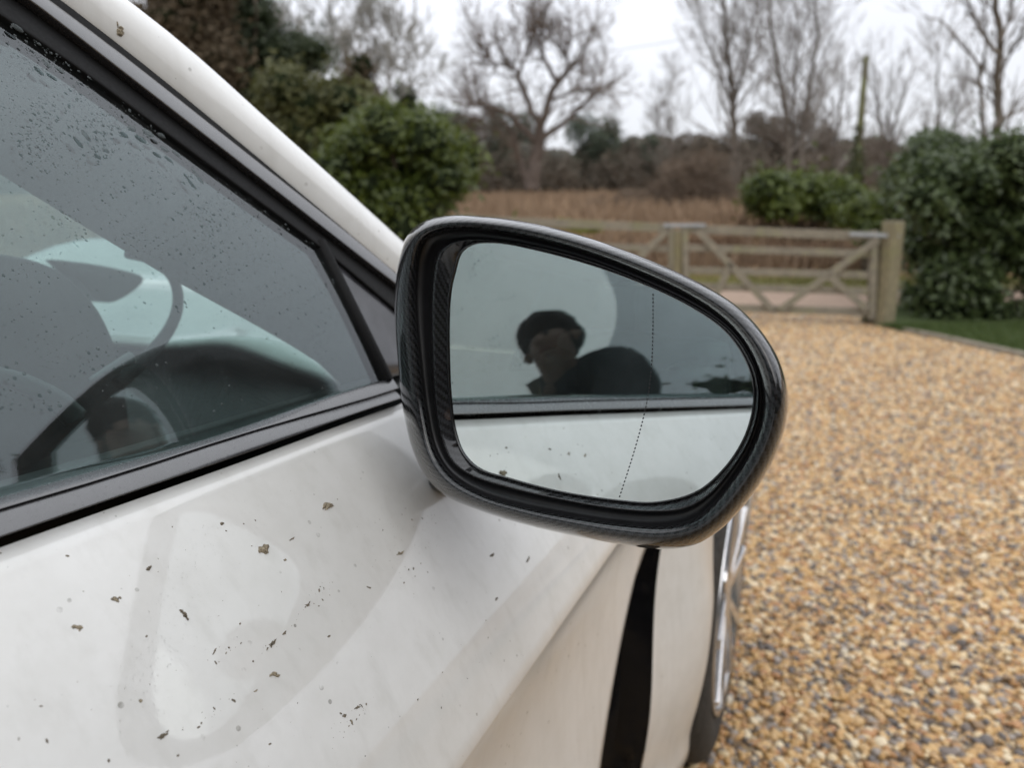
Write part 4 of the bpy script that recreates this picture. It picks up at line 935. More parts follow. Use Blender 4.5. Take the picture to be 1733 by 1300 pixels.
# left
bush('evergreen_hedge', gz(700, 400, 11.5), pixclumps([(700, 330, 75, 70, 34), (640, 270, 60, 60, 24), (600, 330, 80, 60, 24), (755, 300, 34, 50, 12), (740, 250, 30, 20, 6), (700, 240, 40, 20, 8), (560, 360, 60, 60, 20), (600, 260, 50, 50, 12), (720, 215, 14, 18, 4), (650, 205, 18, 14, 4), (700, 420, 80, 40, 24), (590, 430, 80, 40, 20), (690, 480, 70, 14, 12)], 11.5, 36, 0.25, 0.42, 1.8), 33000, 0.055, HEDGE, 'big rounded green hedge bush behind the top of the mirror', 'bush', seed=36)
bush('olive_shrub', gz(540, 330, 14.0), pixclumps([(540, 210, 55, 40, 18), (500, 200, 40, 50, 14), (585, 200, 30, 40, 10), (520, 270, 60, 60, 20), (560, 165, 30, 25, 7), (470, 150, 30, 30, 8)], 14.0, 37, 0.3, 0.45, 1.6), 12000, 0.07, OLIVE, 'olive green shrub under the ivy covered tree', 'bush', seed=37)
def ivy_tree(px, dist, spec, n, size, mat, label, seed, hp, r0=0.35, r1=0.6):
    b = gz(px, 330, dist); root = bush('ivy_tree', b, pixclumps(spec, dist, seed, r0, r1, 1.5), n, size, mat, label, 'tree', seed=seed, corek=0.5)
    T = Tree(seed + 1); h = world_at(px, hp, dist)[2] - b[2]; T.grow((0, 0, -.1), (0.02, 0, 1), h * 0.45, h * 0.02, 0, 5, 0.5, 0.15, (2, 3), 0.12, 0.72, 3); T.finish(root, BARK, TWIG, 0.01)
ivy_tree(440, 20, [(415, 40, 22, 50, 14), (440, 120, 40, 40, 18), (400, -30, 20, 40, 8), (480, 100, 30, 30, 10), (515, 85, 26, 14, 7), (450, 170, 40, 30, 12)], 16000, 0.075, DKC, 'ivy covered tree with open crown rising behind the car pillar', 41, -60)
ivy_tree(300, 18, [(300, 20, 60, 50, 26), (350, 70, 30, 50, 14), (330, -40, 60, 40, 16), (365, 130, 25, 40, 8)], 15000, 0.07, BRNC, 'tall brown leaved evergreen at the top left behind the car', 42, -120)
# brown conifer: cone of clumps
spec = [(612, 112, 3, 6, 2), (610, 135, 10, 12, 5), (612, 165, 24, 16, 10), (615, 195, 38, 18, 14), (615, 225, 45, 20, 14), (615, 262, 50, 20, 14), (615, 300, 52, 20, 14), (615, 340, 50, 20, 12)]
bush('brown_conifer', gz(612, 330, 24), pixclumps(spec, 24, 43, 0.30, 0.48, 1.6, 1.1), 12000, 0.09, BRNC, 'pointed brownish conifer between the ivy tree and the hedge bush', 'tree', seed=43)
bush('scots_pine', gz(675, 320, 30), pixclumps([(683, 158, 10, 8, 4), (680, 190, 12, 12, 5), (668, 215, 20, 14, 6), (697, 185, 10, 4, 2), (672, 245, 22, 14, 6), (672, 280, 24, 20, 8)], 30, 44, 0.28, 0.42, 1.0, 0.7), 3500, 0.1, DKC, 'small ragged pine top right beside the brown conifer', 'tree', seed=44)
# the wood behind the field: individual crowns along the skyline, in front of a mass that reads as one
g = np.random.default_rng(50)
sky_line = [(700, 200, 26, 0), (735, 205, 22, 1), (770, 212, 26, 1), (800, 218, 22, 0), (845, 208, 24, 1), (885, 220, 26, 1), (990, 215, 28, 1), (1025, 222, 20, 1), (1060, 255, 22, 0), (1104, 235, 10, 1), (1130, 262, 24, 0), (1160, 250, 24, 0), (1195, 245, 22, 0), (1240, 240, 26, 0), (1285, 215, 26, 0), (1320, 222, 24, 0), (1360, 210, 26, 0), (1400, 235, 22, 0), (1440, 262, 20, 0), (1480, 255, 22, 0), (1525, 270, 20, 0), (1560, 262, 24, 0), (1610, 265, 26, 1), (1670, 262, 28, 0), (1730, 260, 28, 0), (640, 215, 28, 1), (590, 200, 28, 1)]
ORD = ['first', 'second', 'third', 'fourth', 'fifth', 'sixth', 'seventh', 'eighth', 'ninth', 'tenth', 'eleventh', 'twelfth', 'thirteenth', 'fourteenth', 'fifteenth', 'sixteenth', 'seventeenth', 'eighteenth']
labs = {0: 'brown winter tree in the skyline of the wood beyond the field', 1: 'dark evergreen tree in the skyline of the wood beyond the field'}
for i, (x, y, r_, k) in enumerate(sky_line):
    y = y - (16 if x != 1104 else 0)
    d = 62 + g.uniform(-4, 4); spec = [(x + g.uniform(-5, 5), y + 6, r_ * 0.4, 10, 4), (x, y + 20, r_ * 0.8, 14, 8), (x, y + 46, r_, 22, 10), (x, y + 78, r_, 20, 8)]
    if x == 1104: spec = [(x, 236, 2, 4, 2), (x, 250, 6, 6, 4), (x, 270, 12, 12, 6)]
    C_, R_ = pixclumps(spec, d, 500 + i, 0.35, 0.85, 3.0, 0.9); b = gz(x, 320, d)
    root = empty('woodland_tree', b); rank = sorted(q[0] for q in sky_line if q[3] == k).index(x); tag(root, ('dark evergreen' if k else 'brown winter tree') + ' on the skyline of the wood, ' + ORD[rank] + ' of its kind from the left', 'tree', 'trees along the skyline of the wood')
    Q, tt = leaves(C_, R_, 3600, 0.17, 0.25, seed=600 + i, flat=0.3); fast_quads('crown', Q - np.array(b), FAR2 if k else FAR1, root, tt)
    mb = MB(); mb.tube([(0, 0, -.2), (0, 0, max(1.5, C_[:, 2].mean() - b[2]))], [0.22, 0.12], 7); mb.build('trunk', BARK, root, True)
spec = [(x, 285, 24, 24, 4) for x in range(560, 1900, 34)] + [(x, 312, 24, 12, 3) for x in range(560, 1900, 34)] + [(x, 268, 40, 42, 5) for x in range(-1500, 560, 40)] + [(x, 312, 24, 12, 3) for x in range(-1500, 560, 34)]
C_, R_ = pixclumps(spec, 56, 51, 0.7, 1.2, 5.0, 0.8); Q, tt = leaves(C_, R_, 110000, 0.15, 0.3, seed=52, flat=0.3)
fast_quads('woodland_understorey', Q, FAR1, None, tt); tag(bpy.data.objects['woodland_understorey'], 'brown undergrowth and scrub at the foot of the wood', kind='stuff')
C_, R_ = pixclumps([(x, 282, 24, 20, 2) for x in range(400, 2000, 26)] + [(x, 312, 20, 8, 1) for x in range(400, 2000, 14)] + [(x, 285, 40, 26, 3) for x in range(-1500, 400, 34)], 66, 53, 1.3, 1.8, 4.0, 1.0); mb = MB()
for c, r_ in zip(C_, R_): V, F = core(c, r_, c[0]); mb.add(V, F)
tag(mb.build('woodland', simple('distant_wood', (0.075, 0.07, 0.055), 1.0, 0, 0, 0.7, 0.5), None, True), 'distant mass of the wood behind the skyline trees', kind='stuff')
# dead bracken over the field, moss patch
BRK = leaf_mat('dead_bracken', (0.16, 0.105, 0.068), (0.40, 0.29, 0.19), 0.9, 0.2)
def blades(n, fx, fy, h0, h1, wd, seed, lean=0.35):
    g = np.random.default_rng(seed); x, y = fx(g, n), fy(g, n); z = np.array([hill(a, b) if b > 12.5 else 0.0 for a, b in zip(x, y)]); p = np.stack([x, y, z], 1)
    d = g.normal(size=(n, 3)) * lean; d[:, 2] = 1; d /= np.linalg.norm(d, axis=1)[:, None]; h = g.uniform(h0, h1, n)[:, None]; a = g.uniform(0, 6.28, n); t = np.stack([np.cos(a), np.sin(a), 0 * a], 1) * wd * g.uniform(.6, 1.4, n)[:, None]
    return np.stack([p - t, p + t, p + d * h + t * .15 + np.array([0, 0, 0]), p + d * h - t * .15], 1).reshape(-1, 3), np.clip(0.5 * g.random(n) + 0.9 * np.array([noise.noise(Vector((a_ * .45, b_ * .45, 3.0))) for a_, b_ in zip(x, y)]) + 0.25, 0, 1)
Q, tt = blades(26000, lambda g, n: g.uniform(-1, 1, n) ** 1 * 18 + 4, lambda g, n: 15.2 + 30 * g.random(n) ** 1.7, 0.15, 0.60, 0.035, 61)
fast_quads('bracken', Q, BRK, None, tt); tag(bpy.data.objects['bracken'], 'dead brown bracken covering the bank and field', kind='stuff')
# unseen hedge added behind and right of the photographer to darken the car
C_ = []; g = np.random.default_rng(70)
for a in np.linspace(R(78), R(235), 64):
    for z in (0.5, 1.3, 2.1, 2.8): C_.append((8.2 * math.sin(a) + g.normal() * .2, 8.2 * math.cos(a) + g.normal() * .2, z + g.normal() * .15))
C_ = np.array(C_); R_ = np.tile([0.62, 0.62, 0.6], (len(C_), 1)); root = empty('shading_hedge', (8.0, -1.5, 0)); tag(root, 'added dark hedge behind the photographer that darkens the car, seen only in reflections', 'hedge')
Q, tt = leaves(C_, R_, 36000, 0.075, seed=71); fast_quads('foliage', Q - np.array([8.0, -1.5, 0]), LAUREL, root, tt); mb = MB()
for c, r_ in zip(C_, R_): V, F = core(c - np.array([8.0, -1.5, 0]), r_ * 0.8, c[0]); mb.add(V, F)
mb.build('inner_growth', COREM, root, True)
SCR = leaf_mat('brown_scrub', (0.085, 0.062, 0.045), (0.235, 0.175, 0.125), 0.9, 0.1)
C_, R_ = pixclumps([(1170, 320, 60, 30, 26), (1110, 335, 50, 22, 18), (1230, 345, 30, 20, 12), (1060, 350, 60, 14, 14), (1420, 330, 60, 30, 16), (1180, 285, 50, 20, 8)], 26, 66, 0.30, 0.6, 2.0, 0.8); Q, tt = leaves(C_, R_, 22000, 0.11, 0.10, seed=67, flat=0.2)
fast_quads('brown_scrub', Q, SCR, None, tt); tag(bpy.data.objects['brown_scrub'], 'tangled brown scrub and brambles on the bank beyond the gate', kind='stuff')
C_, R_ = pixclumps([(x, 425 + 12 * math.sin(x * .02), 24, 20, 5) for x in range(780, 1500, 40)], 16.2, 68, 0.14, 0.28, 1.0, 0.8); Q, tt = leaves(C_, R_, 22000, 0.06, 0.12, seed=69, flat=0.2)
fast_quads('bramble_bank', Q, leaf_mat('rusty_bramble', (0.13, 0.075, 0.045), (0.36, 0.24, 0.15), 0.9, 0.1), None, tt); tag(bpy.data.objects['bramble_bank'], 'rusty dead bramble on the bank face across the road', kind='stuff')
VG = leaf_mat('verge_blades', (0.11, 0.12, 0.03), (0.30, 0.27, 0.10), 0.8, 0.2)
Q, tt = blades(9000, lambda g, n: g.uniform(-8, 12, n), lambda g, n: g.uniform(12.7, 15.0, n), 0.04, 0.16, 0.02, 62)
fast_quads('verge_grass', Q, VG, None, tt); tag(bpy.data.objects['verge_grass'], 'rough grass growing along the far side of the road', kind='stuff')
LG = leaf_mat('lawn_blades', (0.05, 0.08, 0.02), (0.11, 0.15, 0.04), 0.6, 0.3)
def lawn_blades():
    g = np.random.default_rng(63); A = resample(gp, 60); B = resample(g2, 60); i = g.integers(0, 60, 9000); k = g.random(9000)[:, None] ** 1.0 * 1.2
    p = A[i] * (1 - k) + B[i] * k + g.normal(size=(9000, 3)) * 0.02; p[:, 2] = 0.02; d = g.normal(size=(9000, 3)) * 0.4; d[:, 2] = 1; h = g.uniform(.02, .05, 9000)[:, None]; a = g.uniform(0, 6.28, 9000); t = np.stack([np.cos(a), np.sin(a), 0 * a], 1) * 0.006
    return np.stack([p - t, p + t, p + d * h + t * .2, p + d * h - t * .2], 1).reshape(-1, 3), g.random(9000)
Q, tt = lawn_blades(); fast_quads('lawn_grass', Q, LG, None, tt); tag(bpy.data.objects['lawn_grass'], 'short green grass of the lawn edge below the laurel', kind='stuff')
MOSS = leaf_mat('yellow_moss', (0.13, 0.16, 0.015), (0.32, 0.34, 0.04), 0.8, 0.1)
C_, R_ = pixclumps([(945, 380, 26, 4, 8), (1000, 384, 30, 3, 5)], 15.8, 64, 0.10, 0.2, 0.6, 0.5); Q, tt = leaves(C_, R_, 3000, 0.03, seed=65); fast_quads('moss_patch', Q, MOSS, None, tt); tag(bpy.data.objects['moss_patch'], 'bright yellow green moss on the bank above the mirror', kind='stuff')

# ------------------------------------------------------------------ gates
def wood(name, c):
    m = M(name); v = m.coords('Object'); mp_ = m.n('Mapping'); mp_.inputs['Scale'].default_value = (2, 2, 2); m.l(v, mp_.inputs[0]); f = m.noise(6, 8, 0.7, mp_.outputs[0]); c = np.array(c)
    cc = m.mix(m.ramp(f, [(0.35, 0.0), (0.7, 1.0)]), tuple(c * 0.75), tuple(c * 1.25)); gfac = m.ramp(m.noise(3, 5, 0.7, v), [(0.5, 0.0), (0.72, 0.6)]); cc = m.mix(gfac, cc, (0.17, 0.19, 0.05))
    m.l(cc, m.b.inputs['Base Color']); m.set(Roughness=0.85); m.bump(f, 0.4, 0.01); return m.m
GW = wood('weathered_gate_wood', (0.235, 0.21, 0.16)); PWD = wood('post_wood', (0.22, 0.19, 0.115)); GALV = simple('galvanised_steel', (0.42, 0.45, 0.47), 0.45, 0.6, 0, 20, 0.2)
DR, DL = 8.15, 8.65                      # distances ahead of the right and the left end
def G(x, y):                             # on the gate's plane
    t = (x - 1150) / (1486 - 1150.0); a, b = world_at(1150, 450, DL), world_at(1486, 450, DR); d = ray_world(x, y)
    n = np.array([-(b - a)[1], (b - a)[0], 0]); k = ((a - np.array([0, 0, CAM_H])) @ n) / (d @ n); return np.array([0, 0, CAM_H]) + d * k
def gate(label, o, rails, braces, stiles, strap):
    base = G(*o); base[2] = 0; root = empty('field_gate', tuple(base)); tag(root, label, 'gate', None)
    for a, b, wd in rails: mb = MB(); mb.beam(G(*a) - base, G(*b) - base, wd, 0.035, bev=0.004); mb.build('rail', GW, root)
    for a, b in braces: mb = MB(); off = np.array([0.0, -0.04, 0]); mb.beam(G(*a) - base + off, G(*b) - base + off, 0.075, 0.03, bev=0.004); mb.build('brace', GW, root)
    for a, b in stiles: mb = MB(); mb.beam(G(*a) - base, G(*b) - base, 0.085, 0.065, up=(0, 1, 0.01), bev=0.006); mb.build('stile', GW, root)
    for a, b in strap: mb = MB(); off = np.array([0.0, -0.055, 0]); mb.beam(G(*a) - base + off, G(*b) - base + off, 0.035, 0.012, bev=0.002); mb.build('strap_hinge', GALV, root)
    return root
gate('timber five bar gate leaf hung on the right hand post', (1479, 540), [((1160, 387), (1484, 400), 0.095), ((1160, 419), (1482, 430), 0.075), ((1162, 457), (1480, 466), 0.075), ((1164, 484), (1480, 494), 0.075), ((1166, 519), (1478, 528), 0.085)],
     [((1180, 390), (1306, 524)), ((1484, 404), (1318, 524)), ((1400, 466), (1466, 524)), ((1236, 445), (1200, 520))], [((1158, 384), (1162, 530)), ((1479, 390), (1474, 540))], [((1434, 396), (1518, 399))])
gate('left gate leaf mostly hidden behind the wing mirror', (830, 540), [((800, 372), (1140, 386), 0.095), ((800, 412), (1140, 421), 0.075), ((800, 452), (1140, 458), 0.075), ((800, 484), (1140, 487), 0.075), ((800, 519), (1140, 522), 0.085)],
     [((1128, 390), (990, 524)), ((820, 390), (975, 524))], [((1136, 384), (1138, 530)), ((806, 380), (806, 535))], [((1122, 381), (1192, 381))])
def post(a, b, wd, label, cat='gate post', cap=True):
    pa, pb = G(*a), G(*b); pb[2] = 0; base = pb.copy(); root = empty('gate_post', tuple(base)); tag(root, label, cat, None); h = pa[2]
    mb = MB(); mb.box((0, 0, h / 2 - 0.05), (wd, wd, h + 0.1), Matrix.Rotation(R(20), 3, 'Z'), 0.01); mb.build('shaft', PWD, root)
    mb = MB(); mb.box((0, 0, h + 0.008), (wd * 0.92, wd * 0.92, 0.02), Matrix.Rotation(R(20), 3, 'Z'), 0.008); mb.build('weathered_top', GW, root)
    return root
post((1502, 376), (1494, 556), 0.155, 'square mossy hinge post of the gate next to the laurel')
post((1142, 392), (1141, 545), 0.10, 'short timber post where the two gate leaves meet')
post((792, 366), (792, 545), 0.17, 'hinge post of the left gate leaf hidden behind the mirror')
# overhead line
a, b = world_at(560, 108, 70), world_at(1180, 62, 62); root = MB(); root.tube([a + (b - a) * t + np.array([0, 0, -0.8 * 4 * t * (1 - t)]) for t in np.linspace(-0.6, 1.8, 30)], 0.018, 5); tag(root.build('overhead_wire', DARKM), 'thin overhead wire crossing the pale sky behind the oak', 'wire')

# ------------------------------------------------------------------ dirt and water on the car
from mathutils.bvhtree import BVHTree
def bvh_of(o):
    return BVHTree.FromPolygons([Vector(v.co) for v in o.data.vertices], [tuple(p.vertices) for p in o.data.polygons])
BV = {k.name: bvh_of(k) for k in (door, pil, window)}
def on_surface(o, px, py):
    d = ray(px, py); h = BV[o.name].ray_cast(Vector(tuple(CO - CORG)), Vector(tuple(d)).normalized())
    if h[0] is None: return None
    p = np.array(h[0]) + CORG; n = np.array(h[1]); n = n if n @ d < 0 else -n; return p, n / np.linalg.norm(n)
def frame(o, px, py, ang):
    r0 = on_surface(o, px, py); r1 = on_surface(o, px + 3 * math.cos(ang), py - 3 * math.sin(ang))
    if r0 is None or r1 is None: return None
    p, n = r0; x = r1[0] - p; x -= x @ n * n; sc1 = np.linalg.norm(x) / 3; x /= np.linalg.norm(x); return p, n, x, np.cross(n, x), sc1
def blob(o, px, py, a, b, ang, h, seed, sub=3, rough=0.3):
    fr = frame(o, px, py, R(ang))
    if fr is None: return None
    p, n, x, y, s1 = fr; bm = bmesh.new(); bmesh.ops.create_icosphere(bm, subdivisions=sub, radius=1); V = []
    d = np.linalg.norm(p - CO) / FPX
    for v in bm.verts:
        k = 1 + rough * noise.noise(v.co * 1.9 + Vector((seed, 0, 0))) + rough * 0.6 * noise.noise(v.co * 5 + Vector((0, seed, 0)))
        V.append(p + x * v.co.x * a * s1 * k + y * v.co.y * b * d * k + n * (v.co.z * h * d * k))
    F = [[v.index for v in f.verts] for f in bm.faces]; bm.free(); return V, F
spots = [(444, 931, 12, 12, 0, 7, MUD), (557, 857, 15, 5.5, 25, 5, MUD), (252, 962, 11, 4, 38, 4, DARKMUD), (196, 1015, 11, 5, -5, 3, MUD), (135, 1062, 12, 7, 10, 2.5, MUD), (313, 1041, 11, 5, -50, 5, DARKMUD), (460, 1091, 15, 3, 47, 4, DARKMUD),
         (463, 1141, 12, 6, 15, 5, MUD), (275, 1247, 15, 3.6, 35, 4, DARKMUD), (375, 886, 6, 4, -20, 2.5, DARKMUD), (679, 937, 7, 4, 30, 3, MUD), (833, 940, 6, 4, 30, 3, DARKMUD), (893, 948, 6, 3, 60, 3, DARKMUD), (583, 1212, 8, 3, -15, 3, DARKMUD),
         (605, 1198, 9, 2.5, 45, 2.5, DARKMUD), (595, 1222, 9, 1.8, -70, 2, MUD), (383, 899, 2.5, 2, 0, 2, DARKMUD), (412, 887, 2.3, 2, 0, 2, DARKMUD), (432, 881, 2.3, 2, 0, 2, DARKMUD), (483, 948, 5, 2.5, -20, 2, MUD), (480, 1073, 7, 2.5, 35, 2, DARKMUD),
         (432, 1170, 6, 1.5, 20, 1.5, MUD), (237, 1186, 6, 3, 15, 2, MUD), (520, 1025, 9, 2, 45, 2, DARKMUD), (362, 1105, 8, 2, 60, 2, DARKMUD), (840, 1015, 5, 2.5, 70, 2, DARKMUD), (625, 995, 5, 2.5, -20, 2, DARKMUD), (707, 1185, 4, 2, 70, 2, DARKMUD), (495, 912, 7, 1.4, 30, 1.2, DARKMUD)]
for i, (x, y, a, b, ang, h, m_) in enumerate(spots):
    mb = MB(); gg = np.random.default_rng(900 + i); t = R(ang); nn = 3 if a < 5 else 7
    for k in range(nn):                  # a splash is a few crumbs run together
        u_ = gg.normal() * 0.34 * a if k else 0; v_ = gg.normal() * 0.34 * b if k else 0; f_ = gg.uniform(0.18, 0.5) if k else 0.5
        r_ = blob(door, x + u_ * math.cos(t) - v_ * math.sin(t), y - u_ * math.sin(t) - v_ * math.cos(t), max(0.8, a * f_ * 0.82), max(0.8, b * f_ * 0.95), ang + gg.normal() * 25, h * 0.45, i * 3.3 + k, 2, 0.6)
        if r_: mb.add(*r_)
    if mb.v: part('mud_splash', mb.v, mb.f, m_, None, True)
for i, (x, y, a, b, ang, h) in enumerate([(203, 54, 6, 5, 30, 3), (205, 47, 3, 3, 60, 2), (199, 41, 6, 1.0, 98, 1)]):
    r_ = blob(pil, x, y, a, b, ang, h, 90 + i)
    if r_: part('mud_splash', r_[0], r_[1], MUD, None, True)
g = np.random.default_rng(77)
DROPD = M('water_drop'); DROPD.set(Base_Color=(0.9, 0.95, 0.95, 1), Roughness=0.02, Transmission_Weight=0.0); DROPD.t.nodes.remove(DROPD.b)
def drop_mat(name, tint, mixv):
    m = M(name); fr = m.n('Fresnel'); fr.inputs[0].default_value = 1.33; tr = m.n('BsdfTransparent'); tr.inputs[0].default_value = (*tint, 1); gl = m.n('BsdfGlossy'); gl.inputs['Roughness'].default_value = 0.02
    x = m.n('MixShader'); m.l(fr.outputs[0], x.inputs[0]); m.l(tr.outputs[0], x.inputs[1]); m.l(gl.outputs[0], x.inputs[2])
    d = m.n('BsdfDiffuse'); d.inputs[0].default_value = (0.10, 0.115, 0.115, 1); y = m.n('MixShader'); y.inputs[0].default_value = mixv; m.l(x.outputs[0], y.inputs[1]); m.l(d.outputs[0], y.inputs[2]); m.l(y.outputs[0], m.out.inputs[0]); return m.m
WDROP = drop_mat('water_on_glass', (0.72, 0.78, 0.78), 0.40); MUD2 = None; PDROP = drop_mat('water_on_paint', (0.97, 0.97, 0.96), 0.0)
def dome(mb, p, n, x, y, a, b, h, seg=8):
    V = [p + n * h]; 
    for rr, hh in ((0.55, 0.82), (0.88, 0.42), (1.0, -0.05)):
        for k in range(seg):
            t = 2 * math.pi * k / seg; V.append(p + x * a * rr * math.cos(t) + y * b * rr * math.sin(t) + n * h * hh)
    F = [(0, 1 + k, 1 + (k + 1) % seg) for k in range(seg)]
    for i in range(2):
        for k in range(seg): F.append((1 + i * seg + k, 1 + (i + 1) * seg + k, 1 + (i + 1) * seg + (k + 1) % seg, 1 + i * seg + (k + 1) % seg))
    mb.add(V, F)
def ingl(x, y):
    top_ = np.interp(x, [p[0] for p in E_glass_top], [p[1] for p in E_glass_top]); bot_ = np.interp(x, [p[0] for p in E_belt_top], [p[1] for p in E_belt_top]); xr = np.interp(y, [408, 643], [541, 655]); return top_ + 3 < y < bot_ and x < xr - 8
mb = MB(); cnt = 0
trails = [(g.uniform(0, 420), g.uniform(60, 420), g.uniform(-70, -10)) for _ in range(26)]
while cnt < 1050:
    if g.random() < 0.3:
        tx, ty, ta = trails[g.integers(len(trails))]; k = g.random() * 80; x, y = tx + k * math.cos(R(ta)) + g.normal() * 14, ty - k * math.sin(R(ta)) + g.normal() * 14
    else: x, y = g.uniform(0, 560), g.uniform(20, 700)
    dtop = y - np.interp(x, [p[0] for p in E_glass_top], [p[1] for p in E_glass_top])
    if not ingl(x, y) or g.random() > (1.0 if dtop < 25 else 0.8 if dtop < 220 else 0.3): continue
    r_ = 0.00036 + 0.0008 * g.random() ** 5; p = hit(x, y, P0, NW); p = p + NW * (0.0022 + gbulge(p[1], (p - P0) @ EQ)) ; a = R(g.uniform(-75, -25)); 
    ex = np.array([0, math.cos(a), 0]) + EQ * math.sin(a); ey = np.cross(NW, ex); dome(mb, p, NW, ex, ey, r_ * g.uniform(1, 1.4), r_, r_ * 0.4); cnt += 1
tag(part('water_droplets', mb.v, mb.f, WDROP, None, True), kind='stuff')
for x, y, a, b, ang in [(135, 238, 10, 4.5, -70), (217, 222, 7, 5.5, -10), (246, 229, 10, 6, -20), (269, 232, 7, 4.5, -15), (273, 256, 8, 4.5, -20), (293, 263, 8, 4, -40), (322, 292, 5, 3.5, -70), (331, 305, 11, 4, -70), (73, 112, 8, 5, -60), (95, 122, 8, 4, -35), (26, 50, 8, 5, -30), (168, 262, 6, 4, -30)]:
    mb = MB(); p = hit(x, y, P0, NW); p = p + NW * (0.0022 + gbulge(p[1], (p - P0) @ EQ)); s_ = np.linalg.norm(p - CO) / FPX; t = R(ang); ex = np.array([0, math.cos(t), 0]) + EQ * math.sin(t); ey = np.cross(NW, ex); dome(mb, p, NW, ex, ey, a * s_, b * s_, b * s_ * 0.35, 14); part('water_drop', mb.v, mb.f, WDROP)
mb = MB(); cnt = 0
while cnt < 900:
    q = g.random()
    if q < 0.45: k = g.random(); x, y = 240 + 110 * k + g.normal() * 30, 1180 - 270 * k + g.normal() * 30
    elif q < 0.7: k = g.random(); x, y = 700 - 300 * k + g.normal() * 30, 800 + 90 * k + g.normal() * 28
    elif q < 0.9: k = g.random() ** 1.5; x, y = 745 - 150 * k + g.normal() * 22, 880 + 160 * k + g.normal() * 14
    else: x, y = g.uniform(0, 700), g.uniform(700, 1290)
    r0 = on_surface(door, x, y)
    if r0 is None: continue
    p, n = r0; t = np.cross(n, [0, 0, 1.0]); t /= np.linalg.norm(t); r_ = 0.00018 + 0.00025 * g.random() ** 3; dome(mb, p, n, t, np.cross(n, t), r_, r_, r_ * 0.7, 6); cnt += 1
tag(part('rain_beads', mb.v, mb.f, PDROP, None, True), kind='stuff')
mb = MB(); lines = [((440, 1115), (560, 1000)), ((355, 1130), (400, 1080)), ((300, 1250), (420, 1160)), ((560, 1250), (640, 1180)), ((740, 850), (700, 940)), ((520, 1010), (560, 985))]
for i in range(220):
    if g.random() < 0.4: (x0, y0), (x1, y1) = lines[g.integers(len(lines))]; k = g.random(); x, y = x0 + (x1 - x0) * k + g.normal() * 5, y0 + (y1 - y0) * k + g.normal() * 5
    elif g.random() < 0.35: x, y = 690 + g.normal() * 45, 930 + g.normal() * 50
    else: x, y = g.uniform(0, 900), g.uniform(760, 1298)
    r0 = on_surface(door, x, y)
    if r0 is None: continue
    p, n = r0; a = g.uniform(0, 3.1); t = np.cross(n, [0, 0, 1.0]); t /= np.linalg.norm(t); u = np.cross(n, t); ex = t * math.cos(a) + u * math.sin(a); r_ = 0.00016 + 0.0006 * g.random() ** 5; dome(mb, p, n, ex, np.cross(n, ex), r_ * g.uniform(1, 2.6), r_, r_ * .5, 5)
tag(part('fine_grit', mb.v, mb.f, DARKMUD, None, True), kind='stuff')

# ------------------------------------------------------------------ the photographer, seen in the wing mirror
SKIN = simple('skin', (0.42, 0.27, 0.20), 0.5, 0, 0, 40, 0.08); JACKET = simple('dark_jacket', (0.022, 0.024, 0.026), 0.8, 0, 0, 60, 0.3, 0.4); TROUS = simple('dark_trousers', (0.03, 0.035, 0.05), 0.9, 0, 0, 80, 0.2, 0.3); HAIR = simple('brown_hair', (0.035, 0.025, 0.018), 0.6, 0, 0, 90, 0.4, 0.6); SHOE = simple('brown_boots', (0.06, 0.04, 0.025), 0.6)
PB = np.array([0.14, -0.84, 0.0]); person = empty('person', tuple(PB)); tag(person, 'person in a dark jacket holding up a phone, reflected dark in the wing mirror', 'person')
def skin_obj(name, nodes, edges, mat, parent, lvl=2, root=0, base=PB):
    me = bpy.data.meshes.new(name); me.from_pydata([tuple(np.array(n_[0], float) - base) for n_ in nodes], edges, []); o = bpy.data.objects.new(name, me); col.objects.link(o); o.parent = parent
    md_ = o.modifiers.new('skin', 'SKIN'); 
    for i, n_ in enumerate(nodes):
        r_ = n_[1]; me.skin_vertices[0].data[i].radius = (r_, r_) if np.isscalar(r_) else r_
    me.skin_vertices[0].data[root].use_root = True
    sb = o.modifiers.new('sub', 'SUBSURF'); sb.levels = lvl; sb.render_levels = lvl; me.materials.append(mat); md_.use_smooth_shade = True
    return o
hip = (0.17, -0.92, 0.93); bel = (0.15, -0.87, 1.06); che = (0.10, -0.76, 1.27); nek = (0.04, -0.64, 1.43); hd0 = (0.015, -0.59, 1.49); hd1 = (0.0, -0.56, 1.57); hd2 = (-0.005, -0.57, 1.64)
shR, shL = (0.29, -0.72, 1.40), (-0.13, -0.68, 1.40); elR, elL = (0.36, -0.42, 1.14), (-0.20, -0.41, 1.15); wrR, wrL = (0.125, -0.085, 1.06), (-0.105, -0.085, 1.06)
knR, knL = (0.29, -0.84, 0.50), (0.06, -0.82, 0.50); anR, anL = (0.29, -0.94, 0.09), (0.05, -0.94, 0.09); toR, toL = (0.31, -0.78, 0.04), (0.03, -0.78, 0.04)
body_nodes = [(hip, 0.12), (bel, 0.12), (che, (0.13, 0.10)), (nek, 0.055), (hd0, (0.065, 0.07)), (hd1, (0.078, 0.095)), (hd2, (0.07, 0.085)), (shR, 0.055), (elR, 0.040), (wrR, 0.028), (shL, 0.055), (elL, 0.040), (wrL, 0.028), (knR, 0.055), (anR, 0.038), (knL, 0.055), (anL, 0.038), (toR, 0.035), (toL, 0.035)]
body = skin_obj('body', body_nodes, [(0, 1), (1, 2), (2, 3), (3, 4), (4, 5), (5, 6), (2, 7), (7, 8), (8, 9), (2, 10), (10, 11), (11, 12), (0, 13), (13, 14), (0, 15), (15, 16), (14, 17), (16, 18)], SKIN, person)
lr = lambda a, b, t: tuple(np.array(a) * (1 - t) + np.array(b) * t)
